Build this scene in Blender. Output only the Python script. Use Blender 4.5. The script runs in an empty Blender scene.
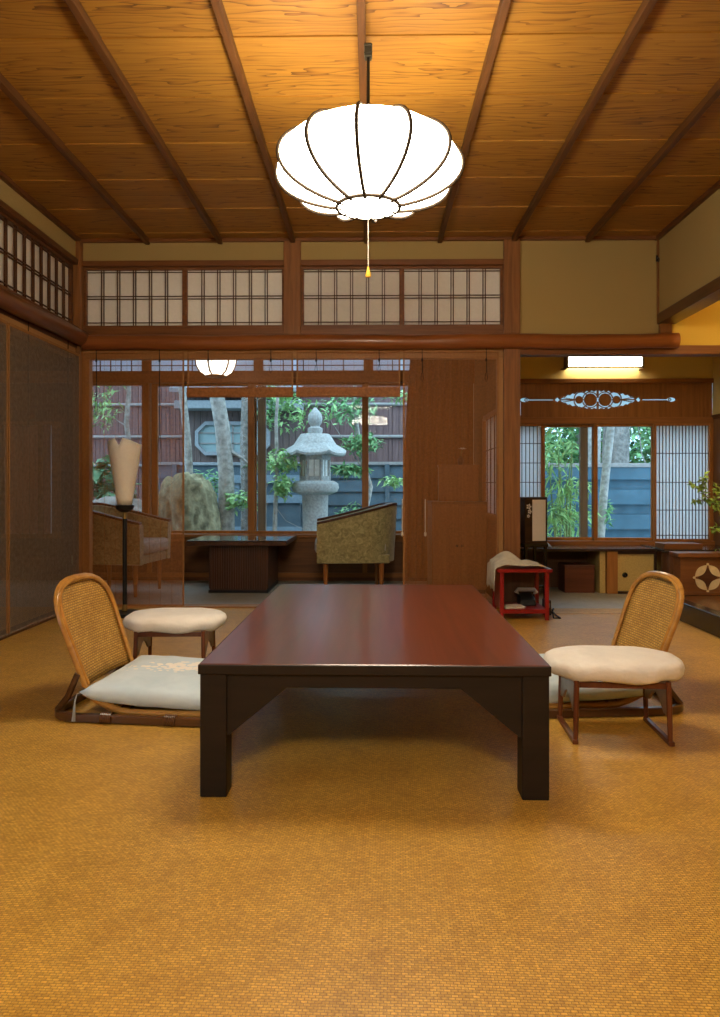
import bpy, bmesh, math, random
from mathutils import Vector, Matrix, noise
PI = math.pi
sc = bpy.context.scene
COL = sc.collection

# ------------------------------------------------------------------ materials
def new_mat(name):
    m = bpy.data.materials.new(name); m.use_nodes = True
    nt = m.node_tree
    return m, nt, nt.nodes['Principled BSDF']

def N(nt, t, **kw):
    n = nt.nodes.new(t)
    for k, v in kw.items():
        if k in n.inputs: n.inputs[k].default_value = v
        else: setattr(n, k, v)
    return n

def ramp(nt, fac, stops):
    r = nt.nodes.new('ShaderNodeValToRGB')
    el = r.color_ramp.elements
    while len(el) > 1: el.remove(el[-1])
    el[0].position = stops[0][0]; el[0].color = (*stops[0][1], 1)
    for p, c in stops[1:]:
        e = el.new(p); e.color = (*c, 1)
    nt.links.new(fac, r.inputs[0])
    return r

def coords(nt, scale=(1, 1, 1), rot=(0, 0, 0), loc=(0, 0, 0)):
    tc = nt.nodes.new('ShaderNodeTexCoord'); mp = nt.nodes.new('ShaderNodeMapping')
    mp.inputs['Scale'].default_value = scale; mp.inputs['Rotation'].default_value = rot
    mp.inputs['Location'].default_value = loc
    nt.links.new(tc.outputs['Object'], mp.inputs['Vector'])
    return mp.outputs['Vector']

def bump(nt, b, height, strength=.3, dist=.002):
    n = N(nt, 'ShaderNodeBump', Strength=strength, Distance=dist)
    nt.links.new(height, n.inputs['Height']); nt.links.new(n.outputs[0], b.inputs['Normal'])

def plain(name, c, rough=.6, var=.12, nscale=30, metal=0, spec=.25, coat=0, bmp=0, bdist=.002, sheen=0):
    m, nt, b = new_mat(name)
    v = coords(nt)
    n = N(nt, 'ShaderNodeTexNoise', Scale=nscale, Detail=4); nt.links.new(v, n.inputs['Vector'])
    lo = tuple(max(0, x * (1 - var)) for x in c); hi = tuple(min(1, x * (1 + var)) for x in c)
    r = ramp(nt, n.outputs['Fac'], [(.3, lo), (.7, hi)])
    nt.links.new(r.outputs[0], b.inputs['Base Color'])
    b.inputs['Roughness'].default_value = rough; b.inputs['Metallic'].default_value = metal
    b.inputs['Specular IOR Level'].default_value = spec
    b.inputs['Coat Weight'].default_value = coat; b.inputs['Coat Roughness'].default_value = .12
    b.inputs['Sheen Weight'].default_value = sheen
    if bmp: bump(nt, b, n.outputs['Fac'], bmp, bdist)
    return m

def wood(name, dark, light, axis='x', scale=9, rough=.45, coat=0, stretch=.06, contrast=(.3, .72), spec=.3, rx=None):
    m, nt, b = new_mat(name)
    s = {'x': (stretch, 1, 1), 'y': (1, stretch, 1), 'z': (1, 1, stretch)}[axis]
    v = coords(nt, s)
    n = N(nt, 'ShaderNodeTexNoise', Scale=scale * 5, Detail=6, Roughness=.65, Distortion=.6)
    nt.links.new(v, n.inputs['Vector'])
    r = ramp(nt, n.outputs['Fac'], [(contrast[0], dark), (contrast[1], light)])
    nt.links.new(r.outputs[0], b.inputs['Base Color'])
    b.inputs['Roughness'].default_value = rough
    b.inputs['Specular IOR Level'].default_value = spec
    b.inputs['Coat Weight'].default_value = coat; b.inputs['Coat Roughness'].default_value = .15
    bump(nt, b, n.outputs['Fac'], .12, .001)
    return m

def emis(name, c, s):
    m, nt, b = new_mat(name)
    b.inputs['Base Color'].default_value = (.9, .88, .82, 1)
    b.inputs['Emission Color'].default_value = (*c, 1); b.inputs['Emission Strength'].default_value = s
    b.inputs['Roughness'].default_value = .8
    return m

def glass_mat(name, tint=(1, 1, 1), refl=.5):
    m = bpy.data.materials.new(name); m.use_nodes = True
    nt = m.node_tree; nt.nodes.clear()
    o = nt.nodes.new('ShaderNodeOutputMaterial'); mx = nt.nodes.new('ShaderNodeMixShader')
    t = nt.nodes.new('ShaderNodeBsdfTransparent'); g = nt.nodes.new('ShaderNodeBsdfGlossy')
    t.inputs[0].default_value = (*tint, 1); g.inputs['Roughness'].default_value = .02
    f = N(nt, 'ShaderNodeFresnel', IOR=1.45)
    mu = N(nt, 'ShaderNodeMath', operation='MULTIPLY'); mu.inputs[1].default_value = refl
    nt.links.new(f.outputs[0], mu.inputs[0]); nt.links.new(mu.outputs[0], mx.inputs[0])
    nt.links.new(t.outputs[0], mx.inputs[1]); nt.links.new(g.outputs[0], mx.inputs[2])
    nt.links.new(mx.outputs[0], o.inputs['Surface'])
    return m

def paper_mat(name, c, trans=.5):
    m = bpy.data.materials.new(name); m.use_nodes = True
    nt = m.node_tree; nt.nodes.clear()
    o = nt.nodes.new('ShaderNodeOutputMaterial'); mx = nt.nodes.new('ShaderNodeMixShader')
    d = nt.nodes.new('ShaderNodeBsdfDiffuse'); t = nt.nodes.new('ShaderNodeBsdfTranslucent')
    v = coords(nt, (1, 1, 1))
    n = N(nt, 'ShaderNodeTexNoise', Scale=60, Detail=5); nt.links.new(v, n.inputs['Vector'])
    r = ramp(nt, n.outputs['Fac'], [(.3, tuple(x * .95 for x in c)), (.7, c)])
    nt.links.new(r.outputs[0], d.inputs[0]); nt.links.new(r.outputs[0], t.inputs[0])
    mx.inputs[0].default_value = trans
    nt.links.new(d.outputs[0], mx.inputs[1]); nt.links.new(t.outputs[0], mx.inputs[2])
    nt.links.new(mx.outputs[0], o.inputs['Surface'])
    return m

def weave(name, c1, c2, cm, bw, bh, rough=.5, rot=(0, 0, 0), mort=.12, bstr=.5, bdist=.002, spec=.5, big=None, var=None, fine=170):
    """woven strands: tiny offset courses with a dark joint and an uneven tone"""
    m, nt, b = new_mat(name)
    v = coords(nt, (1, 1, 1), rot)
    br = N(nt, 'ShaderNodeTexBrick', Scale=1.0)
    br.inputs['Color1'].default_value = (*c1, 1); br.inputs['Color2'].default_value = (*c2, 1)
    br.inputs['Mortar'].default_value = (*cm, 1)
    br.inputs['Brick Width'].default_value = bw; br.inputs['Row Height'].default_value = bh
    br.inputs['Mortar Size'].default_value = bh * mort; br.inputs['Mortar Smooth'].default_value = .6
    nt.links.new(v, br.inputs['Vector'])
    col = br.outputs['Color']
    n = N(nt, 'ShaderNodeTexNoise', Scale=big or 6, Detail=6, Roughness=.7); nt.links.new(v, n.inputs['Vector'])
    r = ramp(nt, n.outputs['Fac'], [(.3, var or (.72, .70, .66)), (.7, (1, 1, 1))])
    mx = N(nt, 'ShaderNodeMix', data_type='RGBA', blend_type='MULTIPLY'); mx.inputs[0].default_value = 1
    nt.links.new(col, mx.inputs[6]); nt.links.new(r.outputs[0], mx.inputs[7])
    n3 = N(nt, 'ShaderNodeTexNoise', Scale=fine, Detail=2); nt.links.new(v, n3.inputs['Vector'])
    r3 = ramp(nt, n3.outputs['Fac'], [(.35, (.72, .67, .58)), (.65, (1.0, 1.0, 1.0))])
    mx3 = N(nt, 'ShaderNodeMix', data_type='RGBA', blend_type='MULTIPLY'); mx3.inputs[0].default_value = 1
    nt.links.new(mx.outputs[2], mx3.inputs[6]); nt.links.new(r3.outputs[0], mx3.inputs[7])
    nt.links.new(mx3.outputs[2], b.inputs['Base Color'])
    b.inputs['Roughness'].default_value = rough; b.inputs['Specular IOR Level'].default_value = spec
    inv = N(nt, 'ShaderNodeMath', operation='SUBTRACT'); inv.inputs[0].default_value = 1
    nt.links.new(br.outputs['Fac'], inv.inputs[1])
    bump(nt, b, inv.outputs[0], bstr, bdist)
    return m

# ------------------------------------------------------------------ mesh builder
class MB:
    def __init__(s): s.v = []; s.f = []
    def add(s, vs, fs):
        o = len(s.v); s.v += [tuple(v) for v in vs]; s.f += [tuple(i + o for i in f) for f in fs]; return s
    def box(s, x0, x1, y0, y1, z0, z1):
        return s.add([(x0, y0, z0), (x1, y0, z0), (x1, y1, z0), (x0, y1, z0), (x0, y0, z1), (x1, y0, z1), (x1, y1, z1), (x0, y1, z1)],
                     [(0, 3, 2, 1), (4, 5, 6, 7), (0, 1, 5, 4), (1, 2, 6, 5), (2, 3, 7, 6), (3, 0, 4, 7)])
    def hexa(s, b, t):     # bottom quad, top quad, both counter-clockwise from above
        return s.add(list(b) + list(t), [(0, 3, 2, 1), (4, 5, 6, 7), (0, 1, 5, 4), (1, 2, 6, 5), (2, 3, 7, 6), (3, 0, 4, 7)])
    def tube(s, pts, r, n=8, closed=False, cap=True):
        pts = [Vector(p) for p in pts]; k = len(pts)
        rr = r if isinstance(r, (list, tuple)) else [r] * k
        rings = []; prev = None
        for i, p in enumerate(pts):
            if closed: t = pts[(i + 1) % k] - pts[i - 1]
            else: t = pts[min(i + 1, k - 1)] - pts[max(i - 1, 0)]
            t.normalize()
            if prev is None:
                a = Vector((0, 0, 1)) if abs(t.z) < .9 else Vector((1, 0, 0))
                u = t.cross(a).normalized()
            else:
                u = (prev - t * prev.dot(t)).normalized()
            prev = u; w = t.cross(u)
            rings.append([p + (u * math.cos(2 * PI * j / n) + w * math.sin(2 * PI * j / n)) * rr[i] for j in range(n)])
        vs = [v for g in rings for v in g]; fs = []
        for i in range(k if closed else k - 1):
            a = i * n; b = ((i + 1) % k) * n
            for j in range(n):
                j2 = (j + 1) % n
                fs.append((a + j, a + j2, b + j2, b + j))
        if cap and not closed:
            fs.append(tuple(range(n))[::-1]); fs.append(tuple((k - 1) * n + j for j in range(n)))
        return s.add(vs, fs)
    def band(s, pts, wvec, w, h, closed=False):
        """flat bar swept along pts; wvec = direction of its width w, h = thickness"""
        pts = [Vector(p) for p in pts]; k = len(pts); wv = Vector(wvec).normalized(); vs = []
        for i, p in enumerate(pts):
            t = (pts[(i + 1) % k] - pts[i - 1]) if closed else (pts[min(i + 1, k - 1)] - pts[max(i - 1, 0)])
            t.normalize(); nn = t.cross(wv).normalized()
            for a, b in ((-1, -1), (1, -1), (1, 1), (-1, 1)):
                vs.append(p + wv * (a * w / 2) + nn * (b * h / 2))
        fs = []
        for i in range(k if closed else k - 1):
            a = i * 4; b = ((i + 1) % k) * 4
            for j in range(4): fs.append((a + j, a + (j + 1) % 4, b + (j + 1) % 4, b + j))
        if not closed: fs.append((3, 2, 1, 0)); fs.append(tuple((k - 1) * 4 + j for j in range(4)))
        return s.add(vs, fs)
    def lathe(s, prof, n=24, c=(0, 0, 0), sx=1, sy=1, ang=0):
        k = len(prof); vs = []
        for r, z in prof:
            for j in range(n):
                a = 2 * PI * j / n + ang
                vs.append((c[0] + r * sx * math.cos(a), c[1] + r * sy * math.sin(a), c[2] + z))
        fs = []
        for i in range(k - 1):
            for j in range(n):
                j2 = (j + 1) % n
                fs.append((i * n + j, i * n + j2, (i + 1) * n + j2, (i + 1) * n + j))
        if prof[0][0] > 1e-6: fs.append(tuple(range(n))[::-1])
        if prof[-1][0] > 1e-6: fs.append(tuple((k - 1) * n + j for j in range(n)))
        return s.add(vs, fs)
    def prism(s, poly, axis, a, b):
        """2D polygon extruded along axis from a to b; poly in the other two axes' order"""
        def P(p, q): return {'x': (q, p[0], p[1]), 'y': (p[0], q, p[1]), 'z': (p[0], p[1], q)}[axis]
        n = len(poly); vs = [P(p, a) for p in poly] + [P(p, b) for p in poly]
        return s.add(vs, [tuple(range(n)), tuple(range(n, 2 * n))[::-1]] + [(i, (i + 1) % n, n + (i + 1) % n, n + i) for i in range(n)])
    def grid(s, fn, nu, nv, closed_u=False):
        vs = [fn(i / (nu if closed_u else nu - 1), j / (nv - 1)) for i in range(nu) for j in range(nv)]; fs = []
        for i in range(nu if closed_u else nu - 1):
            for j in range(nv - 1):
                i2 = (i + 1) % nu
                fs.append((i * nv + j, i2 * nv + j, i2 * nv + j + 1, i * nv + j + 1))
        return s.add(vs, fs)
    def leaf(s, p, d, up, L, W):
        p = Vector(p); d = Vector(d).normalized(); sd = d.cross(Vector(up))
        if sd.length < 1e-4: sd = d.cross(Vector((1, .3, 0)))
        sd.normalize(); nn = sd.cross(d)
        a = p; b = p + d * L * .4 + sd * W / 2 + nn * L * .06; c = p + d * L - nn * L * .12
        e = p + d * L * .4 - sd * W / 2 + nn * L * .06; m = p + d * L * .45
        return s.add([a, b, c, e, m], [(0, 4, 1), (1, 4, 2), (0, 3, 4), (3, 2, 4)])
    def build(s, name, mat, parent=None, smooth=False, bevel=0, ang=35, solid=0, fixn=True):
        me = bpy.data.meshes.new(name); me.from_pydata(s.v, [], s.f); me.validate()
        if fixn:
            bm = bmesh.new(); bm.from_mesh(me); bmesh.ops.recalc_face_normals(bm, faces=bm.faces); bm.to_mesh(me); bm.free()
        o = bpy.data.objects.new(name, me); COL.objects.link(o)
        me.materials.append(mat)
        if smooth:
            me.polygons.foreach_set('use_smooth', [True] * len(me.polygons)); me.set_sharp_from_angle(angle=math.radians(ang))
        if parent: o.parent = parent
        if solid:
            q = o.modifiers.new('solid', 'SOLIDIFY'); q.thickness = solid; q.offset = 0
        if bevel:
            q = o.modifiers.new('bevel', 'BEVEL'); q.width = bevel; q.segments = 2; q.limit_method = 'ANGLE'; q.angle_limit = math.radians(40)
        return o

def tag(o, label, cat, group=None, kind=None):
    o['label'] = label; o['category'] = cat
    if group: o['group'] = group
    if kind: o['kind'] = kind
    return o
def thing(name, label, cat, loc=(0, 0, 0), rz=0, group=None):
    o = bpy.data.objects.new(name, None); o.empty_display_size = .05; COL.objects.link(o)
    o.location = loc; o.rotation_euler.z = rz
    return tag(o, label, cat, group)
def struct(name, mb, mat, parent=None, **kw):
    o = mb.build(name, mat, parent, **kw)
    if not parent: o['kind'] = 'structure'
    return o
def sempty(name):
    o = bpy.data.objects.new(name, None); COL.objects.link(o); o['kind'] = 'structure'; return o
def dup(root, label=None, loc=None, rz=None):
    r = root.copy(); COL.objects.link(r)
    for ch in root.children:
        c = ch.copy(); COL.objects.link(c); c.parent = r
        for g in ch.children:
            d = g.copy(); COL.objects.link(d); d.parent = c
    if label: r['label'] = label
    if loc: r.location = loc
    if rz is not None: r.rotation_euler.z = rz
    return r
def arc(cx, cy, r, a0, a1, n):
    return [(cx + r * math.cos(math.radians(a0 + (a1 - a0) * i / n)), cy + r * math.sin(math.radians(a0 + (a1 - a0) * i / n))) for i in range(n + 1)]
R = random.Random(7)

# ------------------------------------------------------------------ palette
W_POST = wood('dark_cedar_post', (.15, .058, .018), (.30, .125, .036), 'z', 7, .5)
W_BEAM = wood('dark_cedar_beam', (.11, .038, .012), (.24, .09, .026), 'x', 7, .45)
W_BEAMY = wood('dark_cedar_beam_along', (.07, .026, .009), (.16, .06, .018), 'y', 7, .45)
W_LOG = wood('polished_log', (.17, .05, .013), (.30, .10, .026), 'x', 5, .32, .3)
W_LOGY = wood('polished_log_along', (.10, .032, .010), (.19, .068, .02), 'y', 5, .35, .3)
W_FRAME = wood('light_fir_frame', (.30, .14, .045), (.46, .235, .08), 'z', 6, .5)
W_FRAMEX = wood('light_fir_rail', (.30, .14, .045), (.46, .235, .08), 'x', 6, .5)
W_SASH = wood('sash_wood', (.26, .10, .024), (.42, .175, .045), 'z', 7, .45)
W_SASHX = wood('sash_rail', (.20, .075, .02), (.35, .14, .038), 'x', 7, .45)
W_LATT = wood('lattice_wood', (.055, .022, .009), (.10, .04, .016), 'z', 8, .55)
W_PANEL = wood('wall_panel_wood', (.10, .038, .012), (.19, .075, .024), 'x', 5, .42)
W_TRANSOM = wood('transom_board', (.20, .075, .018), (.32, .125, .032), 'z', 9, .4)
W_BATTEN = wood('ceiling_batten', (.07, .028, .008), (.14, .055, .014), 'y', 8, .5)
W_DARK = wood('dark_brown_wood', (.020, .010, .006), (.048, .022, .012), 'x', 6, .4)
W_CHAIR = wood('bent_rattan_frame', (.34, .15, .030), (.56, .29, .065), 'x', 5, .28, .4)
W_CHAIRD = wood('bent_dark_frame', (.06, .025, .010), (.13, .055, .02), 'x', 5, .28, .4)
W_STOOL = wood('reddish_stool_wood', (.085, .022, .010), (.17, .05, .018), 'z', 6, .35, .3)
W_STOOLP = wood('stool_side_board', (.20, .135, .085), (.30, .21, .14), 'x', 6, .4, .2)
W_COFFEE = wood('coffee_table_wood', (.035, .013, .006), (.09, .034, .013), 'z', 7, .35, .2)
W_CAB = wood('chest_wood', (.20, .075, .02), (.32, .13, .038), 'z', 6, .45)
W_TOKO = wood('petal_cabinet_wood', (.14, .052, .018), (.24, .098, .034), 'x', 5, .4, .2)
W_LEGS = wood('chair_leg_wood', (.24, .09, .022), (.40, .16, .045), 'z', 6, .35)
PLASTER = plain('ochre_plaster', (.37, .265, .10), .9, .10, 260, bmp=.35, bdist=.0015)
PLASTER2 = plain('annex_plaster', (.60, .46, .17), .9, .08, 220, bmp=.3, bdist=.0015)
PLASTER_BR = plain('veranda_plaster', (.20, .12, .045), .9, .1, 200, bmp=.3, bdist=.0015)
PAPER = paper_mat('shoji_paper', (.96, .93, .88), .35)
PAPERC = paper_mat('shoji_paper_cool', (.95, .96, .98), .7)
GLASS = glass_mat('window_glass', (.98, 1, 1), .35)
BLACKL = plain('black_lacquer', (.012, .010, .009), .22, .2, 20, coat=.4)
BLACKM = plain('black_metal', (.012, .012, .013), .4, .2, 30)
STONE = plain('grey_granite', (.42, .43, .42), .9, .22, 45, bmp=.6, bdist=.01)
ROCK = plain('garden_rock', (.30, .27, .24), .95, .4, 9, bmp=.9, bdist=.03)
GOLDP = plain('gold_paper', (.48, .34, .12), .6, .12, 90)

def ceiling_material():
    m, nt, b = new_mat('cedar_ceiling_boards')
    tc = nt.nodes.new('ShaderNodeTexCoord'); sp = nt.nodes.new('ShaderNodeSeparateXYZ')
    nt.links.new(tc.outputs['Object'], sp.inputs[0])
    def M(op, a, bb, c=None):
        n = N(nt, 'ShaderNodeMath', operation=op)
        for i, x in enumerate((a, bb, c)):
            if x is None: continue
            if isinstance(x, (int, float)): n.inputs[i].default_value = x
            else: nt.links.new(x, n.inputs[i])
        return n.outputs[0]
    q = M('DIVIDE', M('SUBTRACT', sp.outputs['Y'], .21), .415)
    k = M('FLOOR', q, 0); fr = M('FRACT', q, 0)
    wn = N(nt, 'ShaderNodeTexWhiteNoise', noise_dimensions='1D'); nt.links.new(k, wn.inputs['W'])
    # cathedral figure: distance from a heart line per board, warped by a stretched noise
    cb = nt.nodes.new('ShaderNodeCombineXYZ')
    nt.links.new(M('ADD', M('MULTIPLY', sp.outputs['X'], .75), M('MULTIPLY', wn.outputs['Value'], 40)), cb.inputs[0])
    nt.links.new(M('MULTIPLY', sp.outputs['Y'], 5.0), cb.inputs[1])
    nt.links.new(M('MULTIPLY', k, 3.7), cb.inputs[2])
    n1 = N(nt, 'ShaderNodeTexNoise', Scale=1.6, Detail=3, Roughness=.55); nt.links.new(cb.outputs[0], n1.inputs['Vector'])
    heart = M('MULTIPLY_ADD', wn.outputs['Value'], .4, .3)
    d = M('ABSOLUTE', M('SUBTRACT', fr, heart), 0)
    ring = M('ADD', M('MULTIPLY', M('POWER', d, .8), 11), M('MULTIPLY', n1.outputs['Fac'], 9))
    wv = M('FRACT', ring, 0)
    # late-wood line: sharp at one side
    line = M('POWER', wv, 5)
    amp = M('MULTIPLY', line, M('MULTIPLY_ADD', M('SUBTRACT', 1, M('MULTIPLY', d, 1.5)), .75, .2))
    r = ramp(nt, amp, [(0, (.42, .205, .028)), (.42, (.27, .110, .014)), (1, (.060, .018, .004))])
    # fine streaks
    cb2 = nt.nodes.new('ShaderNodeCombineXYZ')
    nt.links.new(M('MULTIPLY', sp.outputs['X'], 2.0), cb2.inputs[0]); nt.links.new(M('MULTIPLY', sp.outputs['Y'], 90), cb2.inputs[1]); nt.links.new(k, cb2.inputs[2])
    n2 = N(nt, 'ShaderNodeTexNoise', Scale=1, Detail=4); nt.links.new(cb2.outputs[0], n2.inputs['Vector'])
    r2 = ramp(nt, n2.outputs['Fac'], [(.3, (.72, .68, .62)), (.7, (1, 1, 1))])
    tone = ramp(nt, wn.outputs['Value'], [(0, (.82, .78, .72)), (1, (1, 1, 1))])
    mx = N(nt, 'ShaderNodeMix', data_type='RGBA', blend_type='MULTIPLY'); mx.inputs[0].default_value = 1
    nt.links.new(r.outputs[0], mx.inputs[6]); nt.links.new(r2.outputs[0], mx.inputs[7])
    mx2 = N(nt, 'ShaderNodeMix', data_type='RGBA', blend_type='MULTIPLY'); mx2.inputs[0].default_value = 1
    nt.links.new(mx.outputs[2], mx2.inputs[6]); nt.links.new(tone.outputs[0], mx2.inputs[7])
    nt.links.new(mx2.outputs[2], b.inputs['Base Color'])
    b.inputs['Roughness'].default_value = .5
    bump(nt, b, amp, .15, .001)
    return m
CEIL = ceiling_material()
FLOOR = weave('woven_rattan_floor', (.68, .385, .060), (.95, .57, .10), (.36, .18, .03), .0112, .0062, .40, (0, 0, math.radians(2)), .13, .6, .0022, .6, 7, (.76, .72, .62))
MAT2 = weave('grey_tatami', (.44, .43, .38), (.54, .52, .46), (.34, .32, .28), .02, .006, .45, (0, 0, 0), .14, .3, .001)

# ================================================================== THE SETTING
XL, XR, YB, H = -1.955, 1.885, 4.90, 2.45
YF = -3.6                              # wall behind the viewer
struct('floor', MB().box(-3.6, 3.2, YF - .1, YB, -.12, 0), FLOOR)
fl2 = struct('floor_veranda', MB().box(-3.6, 3.2, YB, 6.45, -.12, -.001), MAT2)
# ceiling boards: one surface, each board a hair lower at its lapped edge
mb = MB()
y = .21 - 10 * .415
while y < YB + .1:
    y2 = y + .415
    mb.hexa([(-1.99, y, H - .006), (1.92, y, H - .006), (1.92, y2, H), (-1.99, y2, H)], [(-1.99, y, H + .03), (1.92, y, H + .03), (1.92, y2, H + .03), (-1.99, y2, H + .03)])
    y = y2
struct('ceiling', mb, CEIL)
for i in range(7):
    x = -.037 + .4845 * (i - 3)
    struct('trim_%d' % (i + 1), MB().box(x - .0145, x + .0145, YF, YB - .002, H - .040, H + .002), W_BATTEN, bevel=.003)
# cornice trims where ceiling meets walls
struct('trim_8', MB().box(XL, XR, YB - .025, YB + .01, H - .026, H), W_BEAM)
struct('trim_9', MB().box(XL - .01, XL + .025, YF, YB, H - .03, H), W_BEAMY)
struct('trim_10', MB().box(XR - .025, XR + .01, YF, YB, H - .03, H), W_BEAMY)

# --- back wall (plane y = 4.90)
mb = MB()
mb.box(XL, -.583, YB, YB + .08, 2.30, H)
mb.box(-.47, .87, YB, YB + .08, 2.30, H)
mb.box(.97, XR, YB, YB + .08, 1.73, H)
struct('wall_back', mb, PLASTER)
struct('trim_11', MB().box(XL, -.583, YB - .018, YB + .09, 2.266, 2.302).box(-.47, .87, YB - .018, YB + .09, 2.266, 2.302), W_BEAM, bevel=.002)     # upper rail
struct('trim_12', MB().box(XL, .87, YB - .012, YB + .09, 1.715, 1.862), W_BEAM, bevel=.002)         # lintel under the ranma
struct('trim_13', MB().box(.97, 3.1, YB - .012, YB + .09, 1.672, 1.73), W_BEAM, bevel=.002)       # lintel right
struct('trim_14', MB().box(-.583, -.47, YB - .03, YB + .09, 1.80, H - .026), W_POST, bevel=.004)      # short post
struct('trim_15', MB().box(.866, .972, YB - .035, YB + .09, 0, H - .026), W_POST, bevel=.004)           # full post
struct('trim_16', MB().box(XL - .02, XL + .030, YB - .05, YB + .09, 0, H - .026), W_POST, bevel=.004)      # corner post
# polished log rail
mb = MB(); pts = [(XL + .05 + (1.99 - XL - .05) * i / 40, YB - .045 + .003 * math.sin(i * .9), 1.752 + .003 * math.sin(i * .5)) for i in range(41)]
mb.tube(pts, [.049 + .0015 * math.sin(i * 1.3) for i in range(41)], 16)
struct('trim_17', mb, W_LOG, smooth=True)
# light inner frame of the opening
struct('trim_18', MB().box(XL + .03, .866, YB + .0, YB + .06, 1.652, 1.716), W_FRAMEX, bevel=.002)
struct('trim_19', MB().box(XL + .03, XL + .072, YB + .0, YB + .06, 0, 1.652), W_FRAME, bevel=.002)
struct('trim_20', MB().box(.828, .866, YB + .0, YB + .06, 0, 1.652), W_FRAME, bevel=.002)
struct('trim_21', MB().box(XL + .03, .866, YB - .03, YB + .07, 0, .012), W_FRAMEX)                  # threshold
struct('trim_22', MB().box(.972, 1.80, 4.690, 4.706, 0, .006), plain('pale_border', (.55, .40, .25), .7))                        # mat border strip

# --- ranma (transom shoji)
def shoji(name, w, h, cols, rows_z, parent=None, bar=.0052, depth=.008, fr=.016, double=True, paper=PAPER, frm=W_SASH):
    """panel in local x (0..w), z (0..h), faces -y at y=0"""
    r = sempty(name)
    f = MB().box(0, w, 0, .03, 0, fr).box(0, w, 0, .03, h - fr, h).box(0, fr, 0, .03, fr, h - fr).box(w - fr, w, 0, .03, fr, h - fr)
    f.build('window_frame', frm, r, bevel=.0015)
    l = MB()
    for i in range(1, cols):
        x = fr + (w - 2 * fr) * i / cols
        for d in ((-.008, .008) if double else (0,)):
            l.box(x + d - bar / 2, x + d + bar / 2, .005, .005 + depth, fr, h - fr)
    for z in rows_z: l.box(fr, w - fr, .006, .006 + depth * .9, z - bar / 2, z + bar / 2)
    l.build('lattice', W_LATT, r)
    MB().box(fr, w - fr, .026, .028, fr, h - fr).build('shoji_paper', paper, r)
    return r
rz_ = [.036, .194, .212, .372]
k = 0
for x0, x1 in ((-1.925, -1.250), (-1.250, -.583), (-.47, .198), (.198, .866)):
    k += 1
    s = shoji('window_%d' % k, x1 - x0, .404, 6, rz_, frm=W_BEAM); s.location = (x0, YB + .015, 1.862)
for j in range(3):
    k += 1
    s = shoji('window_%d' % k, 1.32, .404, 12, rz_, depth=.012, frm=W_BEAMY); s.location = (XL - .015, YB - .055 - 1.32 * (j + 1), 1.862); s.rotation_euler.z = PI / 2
NW = k
# --- left wall (plane x = XL)
struct('wall_left', MB().box(XL - .08, XL, YF, YB, 2.30, H).box(XL - .08, XL, YF, YB - .055 - 3.96, 0, 2.27), PLASTER)
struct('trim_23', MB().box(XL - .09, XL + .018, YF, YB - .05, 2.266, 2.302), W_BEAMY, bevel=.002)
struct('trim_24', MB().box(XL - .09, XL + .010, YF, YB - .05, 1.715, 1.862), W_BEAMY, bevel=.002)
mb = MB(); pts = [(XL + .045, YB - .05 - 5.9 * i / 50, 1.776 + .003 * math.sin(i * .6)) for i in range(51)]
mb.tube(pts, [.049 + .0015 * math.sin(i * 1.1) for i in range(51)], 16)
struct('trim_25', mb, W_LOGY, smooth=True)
struct('trim_26', MB().box(XL - .06, XL, YB - 3.4, YB - .05, 1.652, 1.716), wood('light_fir_rail_along', (.30, .14, .045), (.46, .235, .08), 'y', 6, .5), bevel=.002)
struct('trim_27', MB().box(XL - .07, XL + .02, YB - 3.4, YB - .05, 0, .014), W_BEAMY)

# --- right wall (plane x = XR) with tokonoma opening under the beam
struct('wall_right', MB().box(XR, XR + .09, YF, YB, 1.935, H).box(XR, XR + .09, YF, 2.6, 0, 1.935), PLASTER)
struct('trim_28', MB().box(XR - .012, XR + .105, 2.5, YB - .012, 1.868, 1.938), wood('toko_beam', (.05, .02, .009), (.11, .045, .018), 'y', 6, .3, .3), bevel=.003)
struct('trim_29', MB().box(XR + .0, XR + .075, YB - .03, YB + .06, 1.73, 1.868), W_POST)
struct('trim_30', MB().box(XR - .012, XR + .01, YB - .012, YB + .0, 1.868, H - .03), W_POST)   # dark corner bead
TOKO = plain('golden_plaster', (.62, .40, .06), .9, .08, 240, bmp=.3, bdist=.0015)
struct('wall_alcove', MB().box(XR + .075, 3.1, YB, YB + .08, 1.73, 2.45).box(3.02, 3.1, 2.5, YB, 0, 2.45).box(2.80, 3.1, YB, YB + .08, 0, 1.672).box(XR + .09, 3.1, 2.5, 2.6, 0, 2.45), TOKO)
struct('ceiling_alcove', MB().box(XR + .09, 3.1, 2.5, YB + .08, 2.45, 2.5), W_PANEL)
# raised alcove floor with a black lacquered front edge
tp = sempty('floor_alcove')
MB().box(XR - .02, 3.02, 2.6, YB - .12, .0, .106).build('platform_board', wood('platform_wood', (.11, .045, .018), (.18, .08, .032), 'y', 5, .3, .2), tp, bevel=.002)
MB().box(XR - .045, XR + .03, 2.6, YB - .12, 0, .114).build('lacquered_edge', BLACKL, tp, bevel=.004)
# wall behind the viewer
struct('wall_front', MB().box(-2.1, 2.0, YF - .1, YF, 0, 2.5), plain('back_room_plaster', (.55, .43, .22), .9, .08, 200))

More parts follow.
